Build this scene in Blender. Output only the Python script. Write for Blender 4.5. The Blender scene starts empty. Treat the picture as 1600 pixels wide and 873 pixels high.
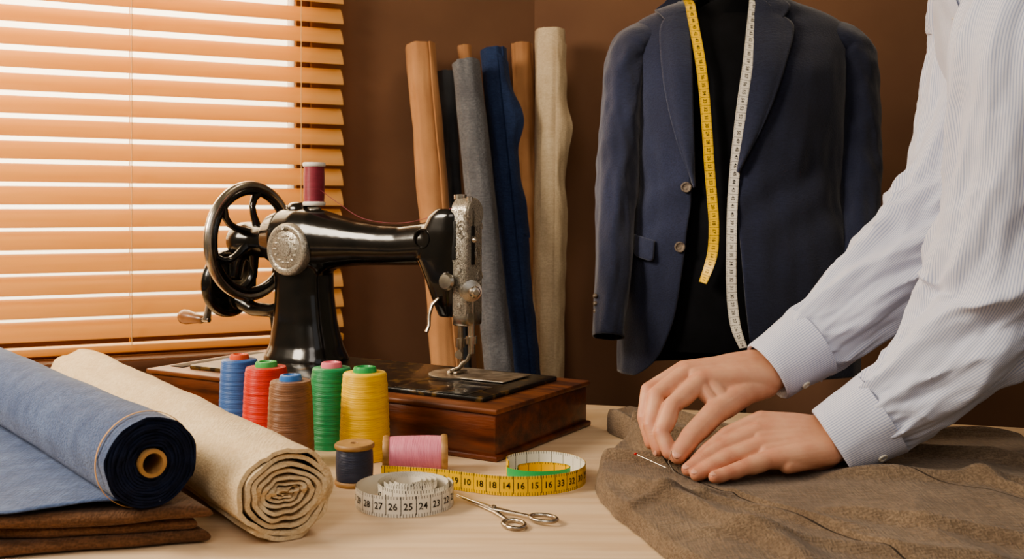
import bpy, bmesh, math, random
from mathutils import Vector, Matrix, noise
random.seed(4)
V=Vector
sc=bpy.context.scene
CAMZ=1.08; F=1600.0; TZ=.75
# metric survey of the room: bearing and elevation of a point seen from the tripod, at a known depth Y
def W(px,py,Y): return V(((px-800)/F*Y, Y, CAMZ-(py-330)/F*Y))
def T(px,py,z=TZ):
    Y=(CAMZ-z)*F/(py-330); return V(((px-800)/F*Y,Y,z))
def hx(h):
    h=h.lstrip('#'); o=[]
    for i in (0,2,4):
        c=int(h[i:i+2],16)/255; o.append(c/12.92 if c<=.04045 else ((c+.055)/1.055)**2.4)
    return (*o,1)
# ---------------------------------------------------------------- materials
def nodes(name):
    m=bpy.data.materials.new(name); m.use_nodes=True
    nt=m.node_tree; return m,nt,nt.nodes['Principled BSDF']
def N(nt,t,**k):
    n=nt.nodes.new(t)
    for a,b in k.items(): setattr(n,a,b)
    return n
def mat(name,col,rough=.5,metal=0,col2=None,nscale=20,detail=5,bump=0,bscale=300,sheen=0,sss=0,coat=0,stretch=(1,1,1),bstretch=(1,1,1),coord='Object',spec=None,contrast=(.35,.65)):
    m,nt,b=nodes(name)
    tc=N(nt,'ShaderNodeTexCoord')
    b.inputs['Roughness'].default_value=rough; b.inputs['Metallic'].default_value=metal
    c1=hx(col) if isinstance(col,str) else col
    b.inputs['Base Color'].default_value=c1
    if col2:
        mp=N(nt,'ShaderNodeMapping'); mp.inputs['Scale'].default_value=stretch
        nt.links.new(tc.outputs[coord],mp.inputs[0])
        n=N(nt,'ShaderNodeTexNoise'); n.inputs['Scale'].default_value=nscale; n.inputs['Detail'].default_value=detail
        nt.links.new(mp.outputs[0],n.inputs['Vector'])
        r=N(nt,'ShaderNodeValToRGB'); r.color_ramp.elements[0].position=contrast[0]; r.color_ramp.elements[1].position=contrast[1]
        r.color_ramp.elements[0].color=c1; r.color_ramp.elements[1].color=hx(col2)
        nt.links.new(n.outputs['Fac'],r.inputs[0]); nt.links.new(r.outputs[0],b.inputs['Base Color'])
    if bump:
        mp2=N(nt,'ShaderNodeMapping'); mp2.inputs['Scale'].default_value=bstretch
        nt.links.new(tc.outputs[coord],mp2.inputs[0])
        n2=N(nt,'ShaderNodeTexNoise'); n2.inputs['Scale'].default_value=bscale; n2.inputs['Detail'].default_value=3
        nt.links.new(mp2.outputs[0],n2.inputs['Vector'])
        bp=N(nt,'ShaderNodeBump'); bp.inputs['Strength'].default_value=bump; bp.inputs['Distance'].default_value=.002
        nt.links.new(n2.outputs['Fac'],bp.inputs['Height']); nt.links.new(bp.outputs[0],b.inputs['Normal'])
    if sheen:
        b.inputs['Sheen Weight'].default_value=sheen; b.inputs['Sheen Roughness'].default_value=.4
    if sss:
        b.inputs['Subsurface Weight'].default_value=sss; b.inputs['Subsurface Radius'].default_value=(.012,.005,.003); b.inputs['Subsurface Scale'].default_value=.6
    if coat: b.inputs['Coat Weight'].default_value=coat; b.inputs['Coat Roughness'].default_value=.08
    if spec is not None: b.inputs['Specular IOR Level'].default_value=spec
    return m
def weave_mat(name,col,col2,dark,big=12,fine=420,bump=.6,sheen=.1,rough=.88):
    """woven cloth: large mottling times fine warp/weft flecks"""
    m,nt,b=nodes(name); tc=N(nt,'ShaderNodeTexCoord')
    n=N(nt,'ShaderNodeTexNoise'); n.inputs['Scale'].default_value=big; n.inputs['Detail'].default_value=8; n.inputs['Roughness'].default_value=.6
    nt.links.new(tc.outputs['Object'],n.inputs['Vector'])
    r=N(nt,'ShaderNodeValToRGB'); r.color_ramp.elements[0].position=.33; r.color_ramp.elements[1].position=.67
    r.color_ramp.elements[0].color=hx(col); r.color_ramp.elements[1].color=hx(col2); nt.links.new(n.outputs['Fac'],r.inputs[0])
    hs=[]
    for st in ((1,.12,1),(.12,1,1)):
        mp=N(nt,'ShaderNodeMapping'); mp.inputs['Scale'].default_value=st; mp.inputs['Rotation'].default_value=(0,0,.35); nt.links.new(tc.outputs['Object'],mp.inputs[0])
        q=N(nt,'ShaderNodeTexNoise'); q.inputs['Scale'].default_value=fine; q.inputs['Detail'].default_value=2; nt.links.new(mp.outputs[0],q.inputs['Vector']); hs.append(q.outputs['Fac'])
    ad=N(nt,'ShaderNodeMath',operation='ADD'); nt.links.new(hs[0],ad.inputs[0]); nt.links.new(hs[1],ad.inputs[1])
    mr=N(nt,'ShaderNodeMapRange'); mr.inputs['From Min'].default_value=.8; mr.inputs['From Max'].default_value=1.2; nt.links.new(ad.outputs[0],mr.inputs['Value'])
    mx=N(nt,'ShaderNodeMix',data_type='RGBA'); mx.inputs['A'].default_value=hx(dark); nt.links.new(r.outputs[0],mx.inputs['B'])
    mr2=N(nt,'ShaderNodeMapRange'); mr2.inputs['To Min'].default_value=.45; nt.links.new(mr.outputs[0],mr2.inputs['Value']); nt.links.new(mr2.outputs[0],mx.inputs['Factor'])
    nt.links.new(mx.outputs['Result'],b.inputs['Base Color'])
    bp=N(nt,'ShaderNodeBump'); bp.inputs['Strength'].default_value=bump; bp.inputs['Distance'].default_value=.0012; nt.links.new(mr.outputs[0],bp.inputs['Height']); nt.links.new(bp.outputs[0],b.inputs['Normal'])
    b.inputs['Roughness'].default_value=rough; b.inputs['Sheen Weight'].default_value=sheen; b.inputs['Sheen Roughness'].default_value=.5
    b.inputs['Specular IOR Level'].default_value=.25
    return m
def thread_mat(name,col,dark,sc1=240,dirn='Z'):
    m,nt,b=nodes(name); tc=N(nt,'ShaderNodeTexCoord')
    w=N(nt,'ShaderNodeTexWave',wave_type='BANDS',bands_direction=dirn); w.inputs['Scale'].default_value=sc1; w.inputs['Distortion'].default_value=1.5; w.inputs['Detail'].default_value=2; w.inputs['Detail Scale'].default_value=.8
    nt.links.new(tc.outputs['Object'],w.inputs['Vector'])
    mp=N(nt,'ShaderNodeMapping'); mp.inputs['Scale'].default_value=(1,1,14) if dirn=='Z' else (14,1,1); nt.links.new(tc.outputs['Object'],mp.inputs[0])
    n=N(nt,'ShaderNodeTexNoise'); n.inputs['Scale'].default_value=30; n.inputs['Detail'].default_value=4; nt.links.new(mp.outputs[0],n.inputs['Vector'])
    mul=N(nt,'ShaderNodeMath',operation='MULTIPLY_ADD'); mul.inputs[1].default_value=.45; nt.links.new(w.outputs['Fac'],mul.inputs[0]); nt.links.new(n.outputs['Fac'],mul.inputs[2])
    r=N(nt,'ShaderNodeValToRGB'); r.color_ramp.elements[0].position=.28; r.color_ramp.elements[0].color=hx(dark); r.color_ramp.elements[1].position=.78; r.color_ramp.elements[1].color=hx(col)
    nt.links.new(mul.outputs[0],r.inputs[0]); nt.links.new(r.outputs[0],b.inputs['Base Color'])
    bp=N(nt,'ShaderNodeBump'); bp.inputs['Strength'].default_value=.5; bp.inputs['Distance'].default_value=.001
    nt.links.new(mul.outputs[0],bp.inputs['Height']); nt.links.new(bp.outputs[0],b.inputs['Normal'])
    b.inputs['Roughness'].default_value=.42; b.inputs['Sheen Weight'].default_value=.1
    return m
def stripe_mat(name,a,bcol,count,duty=.5):
    m,nt,b=nodes(name); tc=N(nt,'ShaderNodeTexCoord'); sx=N(nt,'ShaderNodeSeparateXYZ')
    nt.links.new(tc.outputs['UV'],sx.inputs[0])
    mu=N(nt,'ShaderNodeMath',operation='MULTIPLY'); mu.inputs[1].default_value=count
    fr=N(nt,'ShaderNodeMath',operation='FRACT'); gt=N(nt,'ShaderNodeMath',operation='GREATER_THAN'); gt.inputs[1].default_value=duty
    nt.links.new(sx.outputs[0],mu.inputs[0]); nt.links.new(mu.outputs[0],fr.inputs[0]); nt.links.new(fr.outputs[0],gt.inputs[0])
    r=N(nt,'ShaderNodeMix',data_type='RGBA'); r.inputs['A'].default_value=hx(a); r.inputs['B'].default_value=hx(bcol)
    nt.links.new(gt.outputs[0],r.inputs['Factor']); nt.links.new(r.outputs['Result'],b.inputs['Base Color'])
    n=N(nt,'ShaderNodeTexNoise'); n.inputs['Scale'].default_value=38; n.inputs['Detail'].default_value=5
    nt.links.new(tc.outputs['Object'],n.inputs['Vector'])
    bp=N(nt,'ShaderNodeBump'); bp.inputs['Strength'].default_value=.35; bp.inputs['Distance'].default_value=.004
    nt.links.new(n.outputs['Fac'],bp.inputs['Height']); nt.links.new(bp.outputs[0],b.inputs['Normal'])
    b.inputs['Roughness'].default_value=.75; b.inputs['Sheen Weight'].default_value=.1
    return m
def tape_mat(name,col,ink='#1a1712'):
    m,nt,b=nodes(name); tc=N(nt,'ShaderNodeTexCoord'); sx=N(nt,'ShaderNodeSeparateXYZ'); nt.links.new(tc.outputs['UV'],sx.inputs[0])
    def M2(op,a,v=None,c=None):
        q=N(nt,'ShaderNodeMath',operation=op)
        for i,s in enumerate((a,v,c)):
            if s is None: continue
            if isinstance(s,(int,float)): q.inputs[i].default_value=s
            else: nt.links.new(s,q.inputs[i])
        return q.outputs[0]
    u=sx.outputs[0]; v=sx.outputs[1]
    fine=M2('LESS_THAN',M2('FRACT',M2('MULTIPLY',u,3.0)),.2)
    edge=M2('LESS_THAN',v,.17)
    cm=M2('LESS_THAN',M2('FRACT',M2('MULTIPLY',u,.606)),.05)
    edge2=M2('GREATER_THAN',v,.1)
    tk=M2('MAXIMUM',M2('MULTIPLY',fine,edge),M2('MULTIPLY',cm,edge2))
    top=M2('GREATER_THAN',v,.86)
    tk=M2('MAXIMUM',tk,M2('MULTIPLY',fine,top))
    r=N(nt,'ShaderNodeMix',data_type='RGBA'); r.inputs['A'].default_value=hx(col); r.inputs['B'].default_value=hx(ink)
    nt.links.new(tk,r.inputs['Factor']); nt.links.new(r.outputs['Result'],b.inputs['Base Color'])
    b.inputs['Roughness'].default_value=.4
    return m
# ---------------------------------------------------------------- mesh builder
class MB:
    def __init__(s): s.v=[];s.f=[];s.m=[];s.uv=[]
    def add(s,vs,fs,mat=0,M=None,uv=None):
        o=len(s.v)
        for p in vs:
            p=V(p); s.v.append(M@p if M is not None else p)
        for i,f in enumerate(fs):
            s.f.append([k+o for k in f]); s.m.append(mat[i] if isinstance(mat,list) else mat)
            s.uv.append(uv[i] if uv else None)
        return s
    def mesh(s,name,origin=V((0,0,0)),clean=True,angle=40):
        me=bpy.data.meshes.new(name)
        me.from_pydata([tuple(p-origin) for p in s.v],[],s.f)
        uvl=me.uv_layers.new(name='UVMap')
        for p,fu in zip(me.polygons,s.uv):
            if fu:
                for li,q in zip(p.loop_indices,fu): uvl.data[li].uv=q
        me.polygons.foreach_set('material_index',s.m)
        if clean:
            bm=bmesh.new(); bm.from_mesh(me)
            bmesh.ops.remove_doubles(bm,verts=bm.verts,dist=2e-6)
            bmesh.ops.recalc_face_normals(bm,faces=bm.faces)
            bm.to_mesh(me); bm.free()
        me.polygons.foreach_set('use_smooth',[True]*len(me.polygons))
        me.set_sharp_from_angle(angle=math.radians(angle))
        return me
    def obj(s,name,mats,origin=V((0,0,0)),parent=None,local=False,clean=True,angle=40,**props):
        me=s.mesh(name,V(origin),clean,angle)
        return reg(name,me,mats,origin,parent,local,**props)
WM={}
def reg(name,me,mats,origin=V((0,0,0)),parent=None,local=False,**props):
    if me is not None:
        for m in (mats if isinstance(mats,(list,tuple)) else [mats]): me.materials.append(m)
    ob=bpy.data.objects.new(name,me); sc.collection.objects.link(ob)
    ob.location=V(origin); WM[ob.name]=Matrix.Translation(V(origin))
    if parent:
        ob.parent=parent
        if not local: ob.matrix_parent_inverse=WM[parent.name].inverted()
    for k,v in props.items(): ob[k]=v
    return ob
def empty(name,loc,rotz=0,parent=None,**props):
    ob=bpy.data.objects.new(name,None); sc.collection.objects.link(ob); ob.empty_display_size=.02
    ob.location=V(loc); ob.rotation_euler=(0,0,rotz)
    WM[ob.name]=Matrix.Translation(V(loc))@Matrix.Rotation(rotz,4,'Z')
    if parent:
        ob.parent=parent; ob.matrix_parent_inverse=WM[parent.name].inverted()
    for k,v in props.items(): ob[k]=v
    return ob
def grid(fn,nu,nv,wrap=False,us=1,vs=1):
    cols=nu if wrap else nu+1
    vv=[fn(i/nu,j/nv) for j in range(nv+1) for i in range(cols)]
    ff=[];uu=[]
    for j in range(nv):
        for i in range(nu):
            i2=(i+1)%cols
            ff.append([j*cols+i,j*cols+i2,(j+1)*cols+i2,(j+1)*cols+i])
            uu.append([(i/nu*us,j/nv*vs),((i+1)/nu*us,j/nv*vs),((i+1)/nu*us,(j+1)/nv*vs),(i/nu*us,(j+1)/nv*vs)])
    return vv,ff,uu
def lathe(prof,seg=48):
    n=len(prof)-1
    def fn(a,b):
        r,z=prof[round(b*n)]; t=a*2*math.pi
        return V((r*math.cos(t),r*math.sin(t),z))
    return grid(fn,seg,n,True)
def lathe_to(mb,prof,seg=48,mat=0,M=None):
    v,f,u=lathe(prof,seg); mb.add(v,f,mat,M,u)
def frame(d,up=V((0,0,1))):
    d=V(d).normalized()
    if abs(d.dot(up))>.98: up=V((0,1,0))
    x=up.cross(d).normalized(); y=d.cross(x).normalized()
    return x,y,d
def mframe(o,d,up=V((0,0,1))):
    x,y,z=frame(d,up)
    return Matrix(((x.x,y.x,z.x,o[0]),(x.y,y.y,z.y,o[1]),(x.z,y.z,z.z,o[2]),(0,0,0,1)))
def tube(path,rad,seg=16,closed=False,cap=True,up=V((0,0,1)),sq=1.0):
    path=[V(p) for p in path]; n=len(path)
    if not isinstance(rad,(list,tuple)): rad=[rad]*n
    X=None; vv=[];ff=[];uu=[]
    for i,p in enumerate(path):
        if closed: d=path[(i+1)%n]-path[i-1]
        else: d=path[min(i+1,n-1)]-path[max(i-1,0)]
        d.normalize()
        if X is None: X=frame(d,up)[0]
        X=(X-d*X.dot(d))
        if X.length<1e-6: X=frame(d,up)[0]
        X.normalize(); Y=d.cross(X)
        for k in range(seg):
            t=2*math.pi*k/seg; vv.append(p+X*math.cos(t)*rad[i]+Y*math.sin(t)*rad[i]*sq)
    m=n if closed else n-1
    for i in range(m):
        for k in range(seg):
            a=i*seg; b=((i+1)%n)*seg; k2=(k+1)%seg
            ff.append([a+k,a+k2,b+k2,b+k]); uu.append([(k/seg,i/m),((k+1)/seg,i/m),((k+1)/seg,(i+1)/m),(k/seg,(i+1)/m)])
    if cap and not closed:
        ff.append(list(range(seg))[::-1]); uu.append(None)
        ff.append([(n-1)*seg+k for k in range(seg)]); uu.append(None)
    return vv,ff,uu
def tube_to(mb,path,rad,seg=16,mat=0,M=None,**k):
    v,f,u=tube(path,rad,seg,**k); mb.add(v,f,mat,M,u)
def capsule(mb,p0,p1,r0,r1,seg=20,mat=0):
    p0=V(p0);p1=V(p1); d=p1-p0; L=d.length; d=d/L if L>1e-9 else V((0,0,1))
    st=[];K=5
    for k in range(K+1):
        a=math.pi/2*(1-k/K); st.append((-math.sin(a)*r0,math.cos(a)*r0+1e-6))
    for k in range(K+1):
        a=math.pi/2*k/K; st.append((L+math.sin(a)*r1,math.cos(a)*r1+1e-6))
    X,Y,D=frame(d); vv=[];ff=[]
    for (h,r) in st:
        for k in range(seg):
            t=2*math.pi*k/seg; vv.append(p0+d*h+X*math.cos(t)*r+Y*math.sin(t)*r)
    for i in range(len(st)-1):
        for k in range(seg):
            ff.append([i*seg+k,i*seg+(k+1)%seg,(i+1)*seg+(k+1)%seg,(i+1)*seg+k])
    ff.append(list(range(seg))[::-1]); ff.append([(len(st)-1)*seg+k for k in range(seg)])
    mb.add(vv,ff,mat)
def ellipsoid(mb,c,rx,ry,rz,seg=24,mat=0,M=None):
    def fn(a,b):
        t=a*2*math.pi; p=-math.pi/2+b*math.pi
        return V((c[0]+rx*math.cos(p)*math.cos(t),c[1]+ry*math.cos(p)*math.sin(t),c[2]+rz*math.sin(p)))
    v,f,u=grid(fn,seg,seg//2,True); mb.add(v,f,mat,M,u)
def loft(mb,st,A,B,n=2.0,seg=36,mat=0,M=None,cap=True):
    A=V(A);B=V(B); vv=[];ff=[];uu=[]
    for (c,a,b) in st:
        for k in range(seg):
            t=2*math.pi*k/seg; cs=math.cos(t);sn=math.sin(t)
            vv.append(V(c)+A*a*math.copysign(abs(cs)**(2/n),cs)+B*b*math.copysign(abs(sn)**(2/n),sn))
    m=len(st)-1
    for i in range(m):
        for k in range(seg):
            ff.append([i*seg+k,i*seg+(k+1)%seg,(i+1)*seg+(k+1)%seg,(i+1)*seg+k])
            uu.append([(k/seg,i/m),((k+1)/seg,i/m),((k+1)/seg,(i+1)/m),(k/seg,(i+1)/m)])
    if cap:
        ff.append(list(range(seg))[::-1]); uu.append(None); ff.append([m*seg+k for k in range(seg)]); uu.append(None)
    mb.add(vv,ff,mat,M,uu)
def box(mb,c,s,bev=.002,mat=0,M=None,seg=2):
    bm=bmesh.new(); bmesh.ops.create_cube(bm,size=1)
    for v in bm.verts: v.co=V((v.co.x*s[0]+c[0],v.co.y*s[1]+c[1],v.co.z*s[2]+c[2]))
    if bev: bmesh.ops.bevel(bm,geom=bm.edges[:],offset=bev,segments=seg,affect='EDGES',profile=.5)
    bm.verts.index_update()
    mb.add([v.co.copy() for v in bm.verts],[[v.index for v in f.verts] for f in bm.faces],mat,M); bm.free()
def remesh(mb,voxel,it=4,fac=.5):
    me=mb.mesh('tmp',clean=False); ob=bpy.data.objects.new('tmp',me); sc.collection.objects.link(ob)
    r=ob.modifiers.new('r','REMESH'); r.mode='VOXEL'; r.voxel_size=voxel; r.use_smooth_shade=True
    if it:
        q=ob.modifiers.new('s','SMOOTH'); q.factor=fac; q.iterations=it
    dg=bpy.context.evaluated_depsgraph_get(); e=ob.evaluated_get(dg)
    m2=bpy.data.meshes.new_from_object(e); bpy.data.objects.remove(ob)
    vs=[v.co.copy() for v in m2.vertices]; fs=[list(p.vertices) for p in m2.polygons]; ns=[v.normal.copy() for v in m2.vertices]
    remesh.normals=ns
    return vs,fs
def catmull(pts,n):
    P=[list(p) for p in pts]
    m=len(P)-1; out=[]
    for i in range(n+1):
        t=i/n*m; k=min(int(t),m-1); u=t-k
        p0=P[max(k-1,0)];p1=P[k];p2=P[k+1];p3=P[min(k+2,m)]
        out.append([.5*((2*b)+(-a+c)*u+(2*a-5*b+4*c-d)*u*u+(-a+3*b-3*c+d)*u**3) for a,b,c,d in zip(p0,p1,p2,p3)])
    return out
def tab(z,K):
    n=len(K)
    if z<=K[0][0]: return K[0][1]
    if z>=K[-1][0]: return K[-1][1]
    for i in range(n-1):
        if z<=K[i+1][0]: break
    h=K[i+1][0]-K[i][0]; u=(z-K[i][0])/h
    def sl(j):
        a=max(j-1,0);b=min(j+1,n-1); return (K[b][1]-K[a][1])/(K[b][0]-K[a][0])
    m0=sl(i)*h;m1=sl(i+1)*h
    return (2*u**3-3*u*u+1)*K[i][1]+(u**3-2*u*u+u)*m0+(-2*u**3+3*u*u)*K[i+1][1]+(u**3-u*u)*m1
def ss(a,b,x):
    t=min(1,max(0,(x-a)/(b-a))); return t*t*(3-2*t)
nz=lambda x,y,z:noise.noise(V((x,y,z)))
_tc={}
def textmesh(s,size):
    key=(s,size)
    if key in _tc: return _tc[key]
    cu=bpy.data.curves.new('t','FONT'); cu.body=s; cu.size=size; cu.align_x='CENTER'; cu.align_y='CENTER'; cu.resolution_u=2; cu.offset=size*.012
    ob=bpy.data.objects.new('t',cu); sc.collection.objects.link(ob)
    dg=bpy.context.evaluated_depsgraph_get(); me=bpy.data.meshes.new_from_object(ob.evaluated_get(dg))
    r=([(v.co.x,v.co.y) for v in me.vertices],[list(p.vertices) for p in me.polygons])
    bpy.data.objects.remove(ob); _tc[key]=r; return r
def ribbon(mb,pts,sides,norms,width,digits=(),start=.01,step=.022,size=.009,matf=0,matb=1,matd=2,th=.0004,flip=False):
    n=len(pts); arc=[0]
    for i in range(1,n): arc.append(arc[-1]+(pts[i]-pts[i-1]).length)
    def smp(s):
        s=max(0,min(arc[-1]-1e-6,s)); lo=0;hi=n-1
        while hi-lo>1:
            md=(lo+hi)//2
            if arc[md]<=s: lo=md
            else: hi=md
        u=(s-arc[lo])/(arc[hi]-arc[lo]+1e-12)
        return pts[lo].lerp(pts[hi],u),sides[lo].lerp(sides[hi],u),norms[lo].lerp(norms[hi],u)
    for sgn,mm in ((1,matf),(-1,matb)):
        vv=[];ff=[];uu=[]
        for i in range(n):
            for k in (-.5,.5): vv.append(pts[i]+sides[i]*k*width+norms[i]*th*sgn)
        for i in range(n-1):
            ff.append([2*i,2*i+2,2*i+3,2*i+1]); o=-start*100+.82
            uu.append([(arc[i]*100+o,0),(arc[i+1]*100+o,0),(arc[i+1]*100+o,1),(arc[i]*100+o,1)])
        mb.add(vv,ff,mm,None,uu)
    fl=-1 if flip else 1
    for k,dg in enumerate(digits):
        s=start+k*step
        if s>arc[-1]-.004: break
        tv,tf=textmesh(dg,size); vv=[]
        for (x,y) in tv:
            p,sd,nn=smp(s+x*fl); vv.append(p+sd*y*fl+nn*(th+.0004))
        mb.add(vv,tf,matd)
# ---------------------------------------------------------------- material set
M_wall=mat('wall_paint','#6f503c',.85,col2='#7c5b45',nscale=3,bump=.15,bscale=60)
M_floor=mat('floor_wood','#4a2f1d',.5,col2='#5e3d26',nscale=6,stretch=(1,12,1))
M_table=mat('table_wood','#d9bb98',.42,col2='#e6cdae',nscale=5,stretch=(1.2,14,1),bump=.03,bscale=40,bstretch=(1,20,1))
M_leg=mat('table_leg_wood','#c9a988',.5,col2='#d8bc9a',nscale=8,stretch=(10,10,1))
M_black=mat('black_enamel','#0a0909',.22,col2='#1a1511',nscale=30,detail=8,coat=.5,bump=.08,bscale=40)
M_bed=mat('worn_black_enamel','#100d0a',.3,col2='#80612f',nscale=60,detail=10,coat=.25,contrast=(.55,.78),bump=.15,bscale=200)
M_chrome=mat('steel','#d2cabd',.27,1,col2='#a0968a',nscale=40,detail=8)
M_dsteel=mat('dark_steel','#857d72',.35,1,col2='#504a42',nscale=60)
M_plate=mat('needle_plate_steel','#c9c1b4',.42,1,col2='#968c7e',nscale=60)
M_mahog=mat('mahogany','#38180c',.36,col2='#6c361b',nscale=7,detail=9,stretch=(1.3,7,9),coat=.15,bump=.2,bscale=60,bstretch=(1,8,8))
M_walnut=mat('walnut_top','#4a2512',.45,col2='#824a26',nscale=6,detail=9,stretch=(1.3,9,9),bump=.1,bscale=80)
M_grip=mat('turned_wood','#94643f',.35,col2='#6d4527',nscale=25,coat=.2)
M_spoolw=mat('spool_wood','#b98f60',.5,col2='#94703f',nscale=30,stretch=(1,1,4))
def engraved(name,vs=14,lo='#5b5447',hi='#ded7ca'):
    m,nt,b=nodes(name); tc=N(nt,'ShaderNodeTexCoord')
    v=N(nt,'ShaderNodeTexVoronoi',feature='DISTANCE_TO_EDGE')
    n=N(nt,'ShaderNodeTexNoise'); n.inputs['Scale'].default_value=90; n.inputs['Detail'].default_value=2
    nt.links.new(tc.outputs['Object'],n.inputs['Vector'])
    nt.links.new(n.outputs['Color'],v.inputs['Vector']); v.inputs['Scale'].default_value=vs
    r=N(nt,'ShaderNodeValToRGB'); r.color_ramp.elements[0].color=hx(lo); r.color_ramp.elements[1].color=hx(hi); r.color_ramp.elements[1].position=.14
    nt.links.new(v.outputs['Distance'],r.inputs[0]); nt.links.new(r.outputs[0],b.inputs['Base Color'])
    bp=N(nt,'ShaderNodeBump'); bp.inputs['Strength'].default_value=.9; bp.inputs['Distance'].default_value=.0018
    nt.links.new(r.outputs[0],bp.inputs['Height']); nt.links.new(bp.outputs[0],b.inputs['Normal'])
    b.inputs['Metallic'].default_value=.9; b.inputs['Roughness'].default_value=.4; return m
M_engr=engraved('engraved_steel',lo='#463f34')
M_suit=weave_mat('suit_wool','#1f2439','#282e46','#151828',big=9,fine=500,bump=.35,sheen=.45)
M_suit2=weave_mat('suit_lapel_wool','#22283e','#2c3249','#181b2b',big=9,fine=500,bump=.35,sheen=.45)
M_dummy=mat('black_jersey','#0b0c0f',.9,col2='#111216',nscale=20,bump=.3,bscale=500,spec=.2)
M_button=mat('horn_button','#4a4038',.3,col2='#8d8070',nscale=200)
M_stripe=stripe_mat('striped_cotton','#dcdde9','#b0b8d3',165,.6)
M_stripe_t=stripe_mat('striped_cotton_body','#dcdde9','#b0b8d3',320,.6)
M_cuff=stripe_mat('striped_cuff_cotton','#dcdde9','#aab2d0',100,.6)
M_pearl=mat('pearl_button','#e4dccb',.25)
M_trou=mat('dark_trousers','#2a2b30',.85,sheen=.2)
M_shoe=mat('black_leather','#120e0c',.3)
M_hair=mat('dark_hair','#2a1a10',.6,bump=.6,bscale=200,bstretch=(1,1,8))
M_cloth=weave_mat('brown_wool','#756250','#8e7a65','#4a3c2f',big=14,fine=520,bump=.7,sheen=.12)
M_seam=mat('dark_seam_thread','#2a2018',.9)  # plain dark brown for the lines along the trouser seams
M_denim=weave_mat('blue_chambray','#485a80','#677a9f','#323f5d',big=26,fine=480,bump=.6,sheen=.2)
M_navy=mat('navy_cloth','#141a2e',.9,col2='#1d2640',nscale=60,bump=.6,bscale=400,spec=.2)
M_cream=weave_mat('cream_linen','#d9c19c','#e6d2b0','#bfa47d',big=24,fine=420,bump=.45,sheen=.08)
M_card=mat('cardboard','#b58d5c',.8,col2='#a17a4b',nscale=40)
M_brownfold=weave_mat('brown_folded_cloth','#65462f','#80593e','#3a2614',big=18,fine=450,bump=.5,sheen=.12)
M_tan=mat('tan_cloth','#b98a60',.8,col2='#ab7c54',nscale=12,bump=.3,bscale=300,sheen=.1)
M_grey=weave_mat('grey_cloth','#66676c','#7b7d82','#46474c',big=14,fine=350,bump=.5)
M_dgrey=mat('charcoal_cloth','#44474c',.85,col2='#4e5156',nscale=20,bump=.3,bscale=400)
M_blue=weave_mat('blue_wool','#27365a','#32456d','#1a2542',big=14,fine=350,bump=.5)
M_ecru=weave_mat('ecru_cloth','#d2bd9f','#e0cfb2','#b8a282',big=14,fine=350,bump=.4)
M_sel=mat('selvedge','#c79a68',.8)
M_ink=mat('print_ink','#0d0b08',.7)
M_ty=tape_mat('yellow_tape','#e9bc28'); M_tw=tape_mat('white_tape','#e6e0d2'); M_tg=mat('green_tape_back','#2fa35a',.4); M_tyb=tape_mat('yellow_tape_back','#e0b52c')
M_red=mat('red_pinhead','#c81e14',.2)
def skin_mat():
    m,nt,b=nodes('skin'); tc=N(nt,'ShaderNodeTexCoord')
    at=N(nt,'ShaderNodeAttribute'); at.attribute_name='flush'
    n=N(nt,'ShaderNodeTexNoise'); n.inputs['Scale'].default_value=50; n.inputs['Detail'].default_value=6
    nt.links.new(tc.outputs['Object'],n.inputs['Vector'])
    a=N(nt,'ShaderNodeMath',operation='MULTIPLY_ADD'); a.inputs[1].default_value=.6
    nt.links.new(n.outputs['Fac'],a.inputs[0]); nt.links.new(at.outputs['Fac'],a.inputs[2])
    r=N(nt,'ShaderNodeValToRGB'); r.color_ramp.elements[0].color=hx('#dba88a'); r.color_ramp.elements[0].position=.2
    r.color_ramp.elements[1].color=hx('#b9664e'); r.color_ramp.elements[1].position=1.0
    nt.links.new(a.outputs[0],r.inputs[0]); nt.links.new(r.outputs[0],b.inputs['Base Color'])
    n2=N(nt,'ShaderNodeTexNoise'); n2.inputs['Scale'].default_value=260; n2.inputs['Detail'].default_value=5; nt.links.new(tc.outputs['Object'],n2.inputs['Vector'])
    bp=N(nt,'ShaderNodeBump'); bp.inputs['Strength'].default_value=.22; bp.inputs['Distance'].default_value=.001
    nt.links.new(n2.outputs['Fac'],bp.inputs['Height']); nt.links.new(bp.outputs[0],b.inputs['Normal'])
    b.inputs['Roughness'].default_value=.48; b.inputs['Subsurface Weight'].default_value=.2; b.inputs['Subsurface Radius'].default_value=(.008,.003,.002); b.inputs['Subsurface Scale'].default_value=.4
    return m
M_skin=skin_mat(); M_nail=mat('fingernail','#d6a08a',.35)
def slat_mat():
    m,nt,b=nodes('slat_wood'); tc=N(nt,'ShaderNodeTexCoord'); out=nt.nodes['Material Output']
    mp=N(nt,'ShaderNodeMapping'); mp.inputs['Scale'].default_value=(1,1,18); nt.links.new(tc.outputs['Object'],mp.inputs[0])
    n=N(nt,'ShaderNodeTexNoise'); n.inputs['Scale'].default_value=4; nt.links.new(mp.outputs[0],n.inputs['Vector'])
    r=N(nt,'ShaderNodeValToRGB'); r.color_ramp.elements[0].color=hx('#dfae68'); r.color_ramp.elements[1].color=hx('#eac083')
    nt.links.new(n.outputs['Fac'],r.inputs[0]); nt.links.new(r.outputs[0],b.inputs['Base Color']); b.inputs['Roughness'].default_value=.45
    t=N(nt,'ShaderNodeBsdfTranslucent'); nt.links.new(r.outputs[0],t.inputs['Color'])
    mx=N(nt,'ShaderNodeMixShader'); mx.inputs[0].default_value=.45
    nt.links.new(b.outputs[0],mx.inputs[1]); nt.links.new(t.outputs[0],mx.inputs[2]); nt.links.new(mx.outputs[0],out.inputs['Surface'])
    return m
M_slat=slat_mat()
M_cord=mat('blind_cord','#e0b884',.8)
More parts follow.
